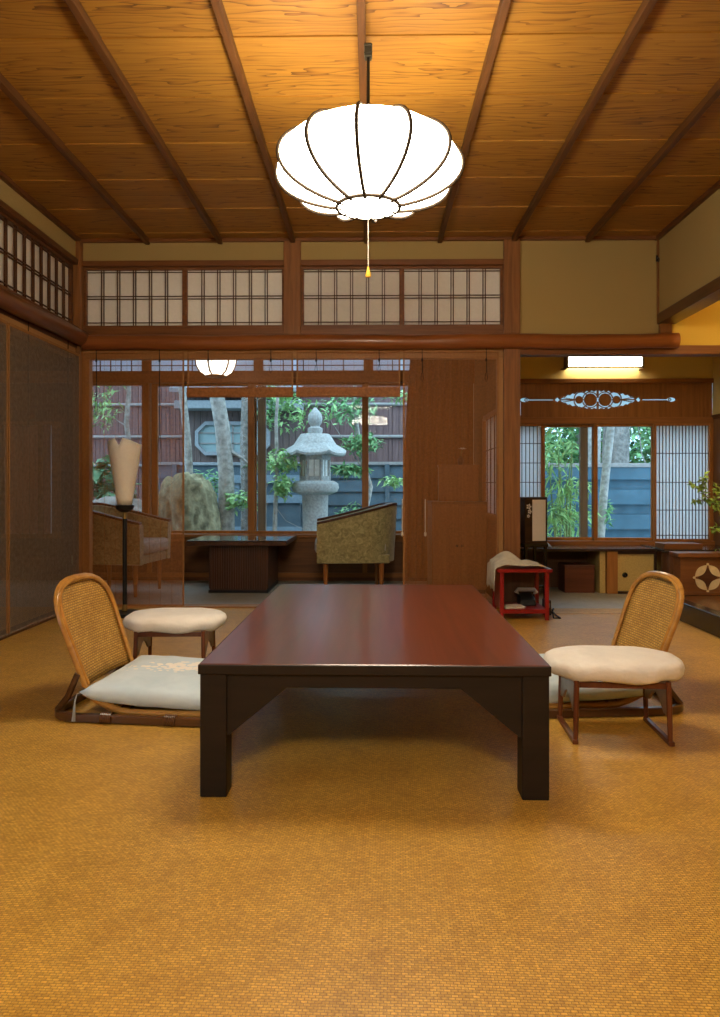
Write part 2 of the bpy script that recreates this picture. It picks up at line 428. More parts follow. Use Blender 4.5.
# --- veranda (engawa): window wall plane y = 6.30
YE = 6.30
struct('wall_veranda', MB().box(-3.5, .90, YE, YE + .1, 2.12, 2.35).box(-3.5, .90, YE, YE + .1, 0, .385)
       .box(-3.5, -3.16, YE, YE + .1, .385, 2.12).box(-2.66, -2.46, YE, YE + .1, .385, 2.12).box(-3.16, -2.66, YE, YE + .1, 1.36, 2.12), W_PANEL)
struct('ceiling_veranda', MB().box(-3.6, 2.8, YB + .08, YE + .12, 2.30, 2.35), W_PANEL)
struct('wall_veranda_left', MB().box(-3.6, -3.5, 1.4, YE + .1, 0, 2.35).box(-3.6, XL - .09, 1.3, 1.4, 0, 2.35), PLASTER_BR)
struct('ceiling_corridor', MB().box(-3.6, XL - .08, 1.3, YB + .08, 2.30, 2.35), W_PANEL)
# divider between veranda and annex
struct('wall_divider', MB().box(.872, .965, YB + .09, YE + .1, 1.34, 2.32).box(.872, .965, 5.72, YE + .1, .58, 1.34), PLASTER_BR)
struct('trim_31', MB().box(.866, .968, YB + .09, YE + .1, 0, .565), W_PANEL)
struct('trim_32', MB().box(.858, .972, YB + .09, 5.74, .565, .59).box(.858, .972, YB + .09, 5.74, 1.32, 1.345), W_SASHX)
NW += 1
s = shoji('window_%d' % NW, .70, .73, 4, [.24, .48], double=False, paper=PAPERC); s.location = (.850, 5.72, .592); s.rotation_euler.z = -PI / 2
# sill and head rails
struct('trim_33', MB().box(-2.46, .87, YE - .05, YE + .12, .370, .40), W_SASHX, bevel=.003)
struct('trim_34', MB().box(-3.5, .87, YE - .03, YE + .11, 1.69, 1.79), W_SASHX, bevel=.003)
struct('trim_35', MB().box(-2.46, .87, YE - .012, YE, .03, .07).box(-2.46, .87, YE - .012, YE, .335, .37), W_SASHX)
for i, x in enumerate((-2.42, -1.90, -.97, -.06, .4)):
    struct('trim_%d' % (36 + i), MB().box(x - .02, x + .02, YE - .012, YE, .07, .335), W_SASH)
# sliding garden windows: x ranges, y offset per track
def sash(n, x0, x1, z0, z1, yy, st=.045, rail=.04, cross=None, frm=W_SASH):
    r = sempty('window_%d' % n)
    f = MB().box(x0, x0 + st, yy, yy + .035, z0, z1).box(x1 - st, x1, yy, yy + .035, z0, z1).box(x0 + st, x1 - st, yy, yy + .035, z0, z0 + rail * .6).box(x0 + st, x1 - st, yy, yy + .035, z1 - rail * .5, z1)
    f.build('window_frame', frm, r, bevel=.002)
    MB().box(x0 + st - .004, x1 - st + .004, yy + .015, yy + .019, z0 + .01, z1 - .01).build('glass_pane', GLASS, r)
    return r
GREYW = wood('weathered_stile', (.19, .17, .15), (.30, .27, .24), 'z', 7, .7)
for x0, x1, yy in ((-2.46, -1.915, YE + .0), (-1.90, -.995, YE + .05), (-1.06, -.03, YE + .0), (-.08, .87, YE + .05)):
    NW += 1; sash(NW, x0, x1, .40, 1.69, yy, st=.055 if yy == YE else .05)
# weathered outer stiles seen beside the inner stiles
struct('trim_41', MB().box(-.985, -.915, YE + .062, YE + .1, .4, 1.69), GREYW)
struct('trim_42', MB().box(-1.915, -1.9, YE + .03, YE + .06, .4, 1.69), GREYW)
# transom lights over the head rail
FROST = paper_mat('frosted_glass', (.80, .84, .90), .75)
for x0, x1 in ((-2.46, -1.93), (-1.93, -.97), (-.97, -.03), (-.03, .87)):
    NW += 1; r = sempty('window_%d' % NW)
    MB().box(x0, x0 + .04, YE, YE + .035, 1.79, 2.12).box(x1 - .04, x1, YE, YE + .035, 1.79, 2.12).box(x0 + .04, x1 - .04, YE, YE + .035, 2.09, 2.12).build('window_frame', W_SASH, r)
    b = MB(); nb = 5
    for i in range(1, nb): b.box(x0 + .04 + (x1 - x0 - .08) * i / nb - .004, x0 + .04 + (x1 - x0 - .08) * i / nb + .004, YE + .004, YE + .014, 1.79, 2.09)
    b.box(x0 + .04, x1 - .04, YE + .004, YE + .014, 1.835, 1.843)
    b.build('lattice', W_LATT, r)
    MB().box(x0 + .04, x1 - .04, YE + .016, YE + .02, 1.79, 2.09).build('frosted_pane', FROST, r)
# corridor end: shuttered window seen through the left blind
NW += 1; r = sempty('window_%d' % NW)
MB().box(-3.16, -2.66, YE - .02, YE + .02, .36, .40).box(-3.16, -2.66, YE - .02, YE + .02, 1.33, 1.36).box(-2.738, -2.66, YE - .02, YE + .035, .4, 1.33).box(-2.86, -2.82, YE - .01, YE + .02, .4, 1.33).build('window_frame', W_SASHX, r)
MB().box(-3.16, -2.86, YE + .02, YE + .04, .4, 1.33).box(-2.82, -2.765, YE + .02, YE + .04, .4, 1.33).build('shutter_board', wood('reddish_shutter', (.34, .13, .07), (.5, .22, .13), 'z', 4, .35, .2), r)
MB().box(-2.765, -2.738, YE + .028, YE + .032, .4, 1.33).build('frosted_pane', FROST, r)

# --- annex: window wall plane y = 5.95
YA = 5.95
mb = MB().box(.965, 2.80, YA, YA + .1, 1.66, 2.32).box(.965, 2.80, YA, YA + .1, 0, .335)
struct('wall_annex', mb, PLASTER2)
struct('wall_annex_right', MB().box(2.715, 2.8, YB + .08, YA, 1.37, 2.32), PLASTER2)
struct('trim_43', MB().box(2.71, 2.8, YB + .08, YA, 0, 1.335), wood('annex_side_board', (.16, .075, .032), (.25, .125, .058), 'z', 5, .5))
struct('trim_44', MB().box(2.70, 2.8, YB + .08, YA, 1.335, 1.37), W_BEAMY)
struct('trim_45', MB().box(.965, 2.71, YA - .04, YA + .1, 1.302, 1.355), W_SASHX, bevel=.003)     # head
struct('trim_46', MB().box(.965, 2.71, YA - .04, YA + .1, 1.628, 1.662), W_SASHX, bevel=.003)     # top rail
struct('trim_47', MB().box(.965, 2.71, YA - .06, YA + .1, .335, .372), W_SASHX, bevel=.003)       # sill
struct('trim_48', MB().box(2.68, 2.71, YA - .03, YA + .02, .372, 1.302), W_SASH)
NW += 1; r = sash(NW, 1.362, 1.80, .372, 1.302, YA + .02, st=.028)
NW += 1; r = sash(NW, 1.768, 2.262, .372, 1.302, YA - .02, st=.032)
struct('trim_49', MB().box(1.685, 1.745, YA + .062, YA + .1, .372, 1.302), GREYW)
NW += 1; s = shoji('window_%d' % NW, .40, .93, 12, [.155, .31, .465, .62, .775], double=False, bar=.005, paper=PAPERC); s.location = (.968, YA - .02, .372)
NW += 1; s = shoji('window_%d' % NW, .447, .93, 16, [.045, .245, .465, .695], double=False, bar=.0055, paper=PAPERC); s.location = (2.236, YA - .055, .372)

# carved transom board: a real board with openings, frosted paper behind
def carved_board():
    """board cut into thin courses; where the pattern is open the course is interrupted"""
    x0, x1, z0, z1 = .965, 2.71, 1.355, 1.628
    cx, cz = 1.803, 1.497; S = .00201
    def is_open(px, pz):
        x = abs(px); z = abs(pz)
        if x < 150:
            edge = 35 * (1 - (x / 152) ** 2.2) ** .8 + 2.2 * math.sin(x * .33)
            if z < edge:
                d1 = math.hypot(x - 29, z)
                if d1 < 25: return False
                if abs(d1 - 31) < 1.6 and z > 6: return False
                if x < 4 and z > 8: return False
                d2 = math.hypot(x - 74, z)
                if d2 < 15: return False
                if abs(math.hypot(x - 66, z - 4) - 27) < 1.7: return False
                if x > 56 and z < 2.2: return False
                if abs(z - (x - 84) * .16) < 1.3 and x > 92: return False
                return True
            return False
        if abs(x - 160) + z * 1.0 < 10: return True
        if 176 < x < 278 and z < 1.5: return True
        if (abs(x - 290) / 17) ** 2 + (z / 8.5) ** 2 < 1 and abs(math.hypot(x - 284, z) - 5) > 1.2: return True
        if -308 < px < -304.5 and -62 < pz < -8: return True
        return False
    m = MB(); dz = .0023; z = z0
    while z < z1 - 1e-6:
        zt = min(z1, z + dz); pz = ((z + zt) / 2 - cz) / S
        x = x0; st = x0; prev = False; step = .0021
        if abs(pz) > 66: m.box(x0, x1, YA - .010, YA + .004, z, zt); z = zt; continue
        while x < x1:
            o = is_open((x - cx) / S, pz)
            if o and not prev: m.box(st, x, YA - .010, YA + .004, z, zt)
            if prev and not o: st = x
            prev = o; x += step
        m.box(st, x1, YA - .010, YA + .004, z, zt)
        z = zt
    return m
tr = sempty('trim_50')
carved_board().build('carved_board', W_TRANSOM, tr, fixn=False)
MB().box(.965, 2.71, YA + .05, YA + .054, 1.355, 1.628).build('frosted_pane', paper_mat('transom_frost', (.82, .90, .92), .8), tr)

# ================================================================== THINGS
# ---- low table
def low_table():
    t = thing('low_table', 'large low dark lacquered table with reddish top in the middle of the floor', 'table', (.011, 2.674, 0), math.radians(-.5))
    W, L, Ht = .904, 1.566, .345
    red = wood('lacquered_table_top', (.10, .020, .008), (.19, .042, .015), 'y', 4, .34, .6, .05, (.25, .8))
    dk = wood('dark_table_wood', (.008, .0045, .0025), (.018, .010, .006), 'x', 5, .5, spec=.3)
    MB().box(-W / 2 + .004, W / 2 - .004, -L / 2 + .004, L / 2 - .004, Ht - .006, Ht).build('tabletop', red, t, bevel=.002)
    MB().box(-W / 2, W / 2, -L / 2, L / 2, Ht - .027, Ht - .002).build('edge_board', dk, t, bevel=.002)
    lw = .069
    for sx in (-1, 1):
        for sy in (-1, 1):
            x = sx * (W / 2 - lw / 2 - .004); yy = sy * (L / 2 - lw / 2 - .006)
            MB().box(x - lw / 2, x + lw / 2, yy - lw / 2, yy + lw / 2, 0, Ht - .026).build('leg', dk, t, bevel=.003)
    # aprons with angled corner braces (arched lower edge)
    a = W / 2 - lw - .004
    br = .156
    zt = Ht - .026
    poly = [(-a, zt), (-a, .158), (-a + .004, .158), (-a + br, .282), (a - br, .282), (a - .004, .158), (a, .158), (a, zt)]
    for sy in (-1, 1):
        yy = sy * (L / 2 - .024)
        MB().prism(poly, 'y', yy - .012, yy + .012).build('apron', dk, t, bevel=.001)
    b = L / 2 - lw - .006
    poly = [(-b, zt), (-b, .158), (-b + .004, .158), (-b + br, .282), (b - br, .282), (b - .004, .158), (b, .158), (b, zt)]
    for sx in (-1, 1):
        x = sx * (W / 2 - .022)
        MB().prism(poly, 'x', x - .012, x + .012).build('apron', dk, t, bevel=.001)
low_table()

# ---- legless rattan chair (local: faces +x, hinge at origin x=0)
RATT = weave('woven_cane', (.70, .40, .080), (.88, .56, .15), (.26, .12, .025), .017, .0085, .4, (0, math.radians(90), math.radians(90)), .17, .7, .004, .5, 9, (.72, .66, .56))
def zaisu(label, loc, rz):
    t = thing('legless_chair', label, 'chair', loc, rz, 'rattan floor chairs at the low table')
    lean = math.radians(20); hw = .205; hh = .385; z0 = .085
    def bp(u, w, off=0):   # u across (y), w along height
        return (-w * math.sin(lean) - off * math.cos(lean), u, z0 + w * math.cos(lean) - off * math.sin(lean) * -1)
    def outline(hw, h, n=14, b=.02):
        pts = []
        for i in range(6): pts.append((-hw * (.93 + .07 * i / 5), b + (h * .60) * i / 5))
        for i in range(1, n):
            a = PI * i / n
            ca, sa = math.cos(a), math.sin(a)
            pts.append((-hw * math.copysign(abs(ca) ** .72, ca), b + h * .60 + (h * .4) * abs(sa) ** .72))
        for i in range(6): pts.append((hw * (1 - .07 * i / 5), b + h * .6 - h * .6 * i / 5))
        return pts
    ol = outline(hw, hh)
    fm = MB().band([bp(u, w) for u, w in ol], (-math.cos(lean), 0, -math.sin(lean) * -1), .020, .015)
    fm.build('back_frame', W_CHAIR, t, smooth=True, bevel=.004)
    ol2 = outline(hw - .014, hh - .013, b=.03)
    MB().tube([bp(u, w, -.008) for u, w in ol2], .0075, 8).build('inner_rim', W_CHAIR, t, smooth=True)
    # cane panel, bowed backwards a little
    n = 13; half = outline(hw - .016, hh - .015, b=.02); m = len(half)
    vs = []; fs = []
    for i in range(m // 2 + 1):
        uL, wL = half[i]; uR, wR = half[m - 1 - i]
        for j in range(n):
            q = j / (n - 1); u = uL + (uR - uL) * q; w = wL + (wR - wL) * q
            vs.append(bp(u, w, .004 + .012 * math.sin(PI * q)))
    for i in range(m // 2):
        for j in range(n - 1): fs.append((i * n + j, i * n + j + 1, (i + 1) * n + j + 1, (i + 1) * n + j))
    MB().add(vs, fs).build('cane_panel', RATT, t, smooth=True, solid=.006, ang=60)
    # floor loop of bent dark wood
    loop = []
    x0, x1, rr = -.125, .50, .10
    for c, a0 in (((x1 - rr, hw - rr + .03), 0), ((x0 + rr, hw - rr + .03), 90), ((x0 + rr, -hw + rr - .03), 180), ((x1 - rr, -hw + rr - .03), 270)):
        for i in range(7):
            a = math.radians(a0 + 90 * i / 6); loop.append((c[0] + rr * math.cos(a), c[1] + rr * math.sin(a), .016))
    MB().band(loop, (0, 0, 1), .028, .022, True).build('floor_loop', W_CHAIRD, t, smooth=True, bevel=.003)
    # seat rail: curved pole from the hinge down to the floor loop's front
    sr = []
    for i in range(15):
        q = i / 14; sr.append((-.005 + .46 * q, -hw + .004, z0 + .006 - .062 * math.sin(min(1, q * 2.6) * PI / 2)))
    fr_ = [(p[0], -p[1], p[2]) for p in sr]
    cor = [(.47, -hw + .02, .028), (.485, -hw + .06, .028), (.487, 0, .028), (.485, hw - .06, .028), (.47, hw - .02, .028)]
    MB().tube(sr + cor + fr_[::-1], .012, 8).build('seat_rail', W_CHAIR, t, smooth=True)
    MB().grid(lambda u, v: (.0 + .475 * u, (-hw + .01) + (2 * hw - .02) * v, z0 - .002 - .062 * math.sin(min(1, u * 2.6) * PI / 2) - .008 * math.sin(PI * v)), 12, 7).build('seat', RATT, t, smooth=True, solid=.006)
    # braces from hinge back to the floor loop
    for sy in (-1, 1):
        MB().tube([(-.03, sy * hw * .98, z0 + .07), (-.06, sy * (hw + .004), .08), (-.105, sy * (hw - .01), .03)], [.011, .012, .011], 8).build('brace', W_CHAIRD, t, smooth=True)
    for k_ in (.075, .30):
        w_ = MB()
        for q in range(5): w_.lathe([(.0, -.0035), (.021, -.0035), (.0215, 0), (.021, .0035), (0, .0035)], 10)
        vs = []
        w2 = MB()
        for q in range(6):
            xx = k_ + q * .0065
            w2.tube([(xx, -hw - .03 + .019 * math.cos(a * PI / 6), .018 + .017 * math.sin(a * PI / 6)) for a in range(12)], .0033, 6, closed=True)
        w2.build('cane_wrapping', W_CHAIRD, t, smooth=True)
    return t
zaisu('rattan floor chair near the floor lamp, its cushion trailing a tassel', (-.965, 2.735, 0), math.radians(-6))
zaisu('rattan floor chair behind the white-covered stool, near the black-edged platform', (.975, 2.84, 0), PI + math.radians(5))

# ---- floor cushions
def cushion_mat():
    m, nt, b = new_mat('pale_blue_cushion')
    v = coords(nt)
    n = N(nt, 'ShaderNodeTexNoise', Scale=11, Detail=3, Roughness=.55, Distortion=.4); nt.links.new(v, n.inputs['Vector'])
    sp = nt.nodes.new('ShaderNodeSeparateXYZ'); nt.links.new(v, sp.inputs[0])
    def M(op, a, bb):
        q = N(nt, 'ShaderNodeMath', operation=op)
        for i, x in enumerate((a, bb)):
            if isinstance(x, (int, float)): q.inputs[i].default_value = x
            else: nt.links.new(x, q.inputs[i])
        return q.outputs[0]
    # cream motif: irregular diagonal band across the far half
    dx = M('DIVIDE', M('SUBTRACT', sp.outputs['X'], -.01), .20); dy = M('DIVIDE', M('SUBTRACT', M('SUBTRACT', sp.outputs['Y'], .045), M('MULTIPLY', sp.outputs['X'], .35)), .085)
    e = M('ADD', M('MULTIPLY', dx, dx), M('MULTIPLY', dy, dy))
    vo = N(nt, 'ShaderNodeTexVoronoi', Scale=38); nt.links.new(v, vo.inputs['Vector'])
    s = M('ADD', e, M('MULTIPLY', vo.outputs['Distance'], 2.2))
    up = M('GREATER_THAN', sp.outputs['Z'], .03)
    mk = M('MULTIPLY', M('LESS_THAN', s, 1.45), up)
    mx = N(nt, 'ShaderNodeMix', data_type='RGBA'); nt.links.new(mk, mx.inputs[0])
    r = ramp(nt, n.outputs['Fac'], [(.3, (.55, .68, .76)), (.7, (.65, .77, .84))])
    nt.links.new(r.outputs[0], mx.inputs[6]); mx.inputs[7].default_value = (.90, .87, .80, 1)
    nt.links.new(mx.outputs[2], b.inputs['Base Color'])
    b.inputs['Roughness'].default_value = .85; b.inputs['Sheen Weight'].default_value = .2
    bump(nt, b, n.outputs['Fac'], .35, .01)
    return m
CUSH = cushion_mat(); TASS = plain('tassel_thread', (.42, .44, .46), .8)
def zabuton(label, loc, rz, tilt=0):
    t = thing('floor_cushion', label, 'cushion', loc, rz, 'floor cushions on the rattan chairs')
    t.rotation_euler.y = tilt
    n = 29; a, b_ = .265, .265; vs = []; fs = []
    for side in (1, -1):
        for i in range(n):
            for j in range(n):
                u = -1 + 2 * i / (n - 1); v = -1 + 2 * j / (n - 1)
                ed = max(0, (1 - abs(u) ** 3.2)) ** .40 * max(0, (1 - abs(v) ** 3.2)) ** .40
                pin = 1 - .05 * (1 - abs(v) ** 2) * abs(u) ** 4
                pin2 = 1 - .05 * (1 - abs(u) ** 2) * abs(v) ** 4
                wr = .004 * noise.noise(Vector((u * 4, v * 4, side))) * ed
                if side < 0: ed = ed ** .6
                z = .028 + side * (.050 if side > 0 else .042) * ed * (1 - .18 * math.exp(-(u * u + v * v) * 6)) + wr
                vs.append((u * a * pin, v * b_ * pin2, z + .012 * (abs(u) ** 3 * abs(v) ** 3)))
    for s_ in range(2):
        o = s_ * n * n
        for i in range(n - 1):
            for j in range(n - 1): fs.append((o + i * n + j, o + (i + 1) * n + j, o + (i + 1) * n + j + 1, o + i * n + j + 1))
    m = MB().add(vs, fs); ob = m.build('cushion_body', CUSH, t, smooth=True, ang=180)
    bm = bmesh.new(); bm.from_mesh(ob.data); bmesh.ops.remove_doubles(bm, verts=bm.verts, dist=.0004); bmesh.ops.recalc_face_normals(bm, faces=bm.faces); bm.to_mesh(ob.data); bm.free()
    for sx in (-1, 1):
        for sy in (-1, 1):
            q = MB()
            for k_ in range(5):
                an = 2 * PI * k_ / 5; ex, ey = .003 * math.cos(an), .003 * math.sin(an); zb = -.058 if sx < 0 and sy < 0 else -.02
                q.tube([(sx * .258, sy * .258, .036), (sx * .270, sy * .270, .034), (sx * .274 + ex * .4, sy * .274 + ey * .4, .005), (sx * .275 + ex * 1.6, sy * .275 + ey * 1.6, zb)], .0016, 5)
            q.build('tassel', TASS, t)
    return t
zabuton('pale blue-grey floor cushion resting on the rattan chair nearest the floor lamp', (-.715, 2.745, .050), math.radians(-4), math.radians(3))
zabuton('pale blue-grey floor cushion half hidden behind the white-covered stool with thin legs', (.735, 2.845, .050), PI + math.radians(3), math.radians(3))

# ---- low stools with white covers (local: long side along x, front -y)
COVER = plain('white_cotton_cover', (.82, .79, .74), .85, .05, 14, bmp=.6, bdist=.02, sheen=.2)
def stool(label, loc, rz):
    t = thing('low_stool', label, 'stool', loc, rz, 'low stools with white cotton covers')
    def ring(a, b_, z, n=64, ex=2.6, wob=0, ph=0):
        r = []
        for i in range(n):
            th = 2 * PI * i / n; c, s_ = math.cos(th), math.sin(th)
            k_ = 1 + wob * (math.sin(th * 9 + ph) * .5 + math.sin(th * 23 + ph * 2) * .45 * (wob > .012) + noise.noise(Vector((c * 4, s_ * 4, z * 30 + ph))))
            r.append((a * math.copysign(abs(c) ** (2 / ex), c) * k_, b_ * math.copysign(abs(s_) ** (2 / ex), s_) * k_, z + wob * .12 * math.sin(th * 7 + ph)))
        return r
    A, B = .215, .15
    rows = [(0.02, .02, .262, 0), (.10, .065, .262, 0), (.165, .11, .259, .006), (.195, .132, .253, .008), (.212, .147, .242, .008), (.218, .152, .228, .008), (.215, .150, .212, .020), (.207, .143, .200, .034), (.196, .132, .1935, .040), (.15, .10, .192, 0), (.02, .02, .192, 0)]
    vs = []; fs = []; n = 64
    for k_, (a, b_, z, w_) in enumerate(rows): vs += ring(a, b_, z, n, 2.6, w_, k_ * .25)
    for k_ in range(len(rows) - 1):
        for i in range(n): fs.append((k_ * n + i, k_ * n + (i + 1) % n, (k_ + 1) * n + (i + 1) % n, (k_ + 1) * n + i))
    fs.append(tuple(range(n))); fs.append(tuple((len(rows) - 1) * n + i for i in range(n))[::-1])
    MB().add(vs, fs).build('cushion_cover', COVER, t, smooth=True, ang=80)
    hx, hy = .142, .118
    for sx in (-1, 1):
        for sy in (-1, 1):
            MB().tube([(sx * (hx - .002), sy * (hy - .004), .196), (sx * hx, sy * hy, .1), (sx * (hx + .002), sy * (hy + .001), .012)], [.0085, .009, .0075], 8).build('leg', W_STOOL, t, smooth=True)
        MB().box(sx * (hx + .004) - .009, sx * (hx + .004) + .009, -hy - .012, hy + .012, 0, .014).build('runner', W_STOOL, t, bevel=.003)
        # arched side board
        pts = [(-hy + .004, .192), (-hy - .002, .085), (-hy + .03, .09)] + [(-.075 + .15 * i / 8, .09 + .045 * math.sin(PI * i / 8)) for i in range(9)] + [(hy - .03, .09), (hy + .002, .085), (hy - .004, .192)]
        MB().prism(pts, 'x', sx * (hx - .001) - .004, sx * (hx - .001) + .004).build('side_board', W_STOOLP, t)
    for sy in (-1, 1):
        MB().box(-hx, hx, sy * (hy - .012) - .007, sy * (hy - .012) + .007, .172, .190).build('rail', W_STOOL, t, bevel=.002)
    return t
stool('white-covered low stool on thin dark legs, in front of a rattan chair', (.785, 2.43, 0), math.radians(-3))
stool('white-covered low stool just behind a rattan chair, near the floor lamp', (-.852, 3.20, 0), math.radians(2))

# ---- pendant lamp
def pendant(label, loc, SHADE):
    t = thing('pendant_lamp', label, 'lamp', loc, 0, 'paper pendant lamps')
    zc, a, b_ = 1.965, .340, .146; nr = 12; off = math.radians(-90 - 6)
    def prof(q):            # q 0 bottom disc .. 1 top opening
        ph = math.radians(-76 + q * 142)
        return a * max(.0, math.cos(ph)) ** .9, zc + b_ * math.sin(ph)
    sub = 6
    def pt(u, v):
        r, z = prof(v); k_ = u * nr; f = k_ - math.floor(k_); ang = off + 2 * PI * u
        # paper runs straight between ribs, bellied slightly inwards
        c = math.cos(PI / nr) / math.cos((f - .5) * 2 * PI / nr)
        c = 1 + (c - 1) * 1.25 * min(1, 4 * v + .2)
        return (r * c * math.cos(ang), r * c * math.sin(ang), z + .004 * math.sin(PI * f))
    cut = .86
    MB().grid(lambda u, v: pt(u, v * cut), nr * sub, 18, True).build('lamp_shade', SHADE, t, smooth=True, ang=50)
    MB().grid(lambda u, v: pt(u, cut + (1 - cut) * v), nr * sub, 6, True).build('added_unlit_top', paper_mat('unlit_top_paper', (.75, .66, .5), .2), t, smooth=True, ang=50)  # upper shade left without glow, added to cut light on the ceiling
    for i in range(nr):
        an = off + 2 * PI * i / nr
        pts = []
        for k_ in range(22):
            r, z = prof(k_ / 21); pts.append(((r + .003) * math.cos(an), (r + .003) * math.sin(an), z + .004 * (2 * k_ / 21 - 1)))
        MB().tube(pts, .0068, 8).build('rib', LRIB, t, smooth=True)
    r0, z0 = prof(0)
    MB().lathe([(0, z0 - .006), (r0 + .016, z0 - .006), (r0 + .018, z0 - .001), (r0 + .006, z0 + .004), (0, z0 + .004)], 36).build('bottom_disc', SDISC, t, smooth=True)
    MB().tube([((r0 + .020) * math.cos(2 * PI * i / 36), (r0 + .020) * math.sin(2 * PI * i / 36), z0 - .003) for i in range(36)], .0068, 6, closed=True).build('disc_ring', LRIB, t, smooth=True)
    r1, z1 = prof(1); MB().lathe([(0, z1 - .004), (r1, z1 - .004), (r1, z1 + .004), (0, z1 + .004)], 36).build('added_light_cap', LRIB, t)  # unseen dark cap added to block upward light
    MB().tube([((r1) * math.cos(2 * PI * i / 36), r1 * math.sin(2 * PI * i / 36), z1) for i in range(36)], .006, 6, closed=True).build('top_ring', LRIB, t, smooth=True)
    g = MB().tube([(0, 0, z1), (0, 0, H - .07)], .006, 8)
    for i in range(3):
        an = off + 2 * PI * i / 3; g.tube([(r1 * math.cos(an), r1 * math.sin(an), z1), (0, 0, z1 + .02)], .003, 6)
    g.build('hanging_rod', BLACKM, t, smooth=True)
    br = plain('ceiling_bracket_metal', (.07, .065, .05), .4, .1, 20, .5)
    MB().box(-.013, .013, -.02, .02, H - .085, H - .04).box(-.0155, .0155, -.026, .026, H - .052, H - .046).box(-.015, .015, -.022, .022, H - .078, H - .073).build('ceiling_bracket', br, t, bevel=.002)
    c = MB().tube([(0, -.0, z0), (0, 0, 1.60)], .0016, 6).build('pull_cord', plain('white_cord', (.75, .68, .55), .7), t)
    MB().lathe([(0, 1.563), (.010, 1.566), (.0105, 1.575), (.005, 1.592), (.003, 1.604), (0, 1.605)], 12).build('pull_knob', plain('amber_knob', (.75, .42, .05), .3), c, smooth=True)
SHADE = emis('glowing_paper', (1, .87, .66), 19); SDISC = emis('glowing_disc', (1, .88, .68), 9); SHADE2 = emis('brighter_glowing_paper', (1, .87, .66), 52); LRIB = plain('lamp_rib', (.035, .022, .012), .6, spec=.2)
pendant('big round white paper pendant lamp with dark ribs hanging above the table', (-.014, 2.70, 0), SHADE)
pendant('paper pendant lamp hanging behind the viewer in the near half of the room', (-.02, -.75, 0), SHADE2)

# ---- floor lamp
def floor_lamp():
    t = thing('floor_lamp', 'slim black floor lamp with a cream cone-shaped paper shade', 'lamp', (-1.545, 4.60, 0))
    MB().lathe([(0, 0), (.115, 0), (.117, .008), (.108, .018), (.03, .022), (0, .022)], 32).build('base', BLACKM, t, smooth=True)
    MB().tube([(0, 0, .02), (0, 0, .64)], .0135, 14).build('pole', BLACKM, t, smooth=True)
    brass = plain('lamp_brass', (.35, .25, .1), .3, .1, 20, .9)
    for pr in ([(.0138, .025), (.0165, .027), (.0165, .065), (.0138, .067)], [(.006, .60), (.0145, .602), (.0145, .645), (.006, .647)]): MB().lathe(pr, 14).build('collar', brass, t, smooth=True)
    MB().lathe([(0, .642), (.025, .643), (.052, .662), (.058, .685), (.052, .688), (0, .688)], 24).build('cup', BLACKM, t, smooth=True)
    def rim(u):
        an = (u * 360) % 360
        d = min(abs(an - 268), 360 - abs(an - 268))            # 268 deg = towards the viewer
        if d < 13: return 1.052 + .050 * (d / 13)
        return 1.102 - .035 * min(1, (d - 13) / 62) - .0 * d
    def pt(u, v):
        z0, z1 = .688, rim(u); z = z0 + (z1 - z0) * v
        r = .044 + (z - z0) / .40 * .062; an = 2 * PI * u
        return (r * math.cos(an), r * math.sin(an), z)
    MB().grid(pt, 96, 10, True).build('lamp_shade', paper_mat('cream_lamp_paper', (.95, .93, .88), .3), t, smooth=True, solid=.002, ang=60)
floor_lamp()

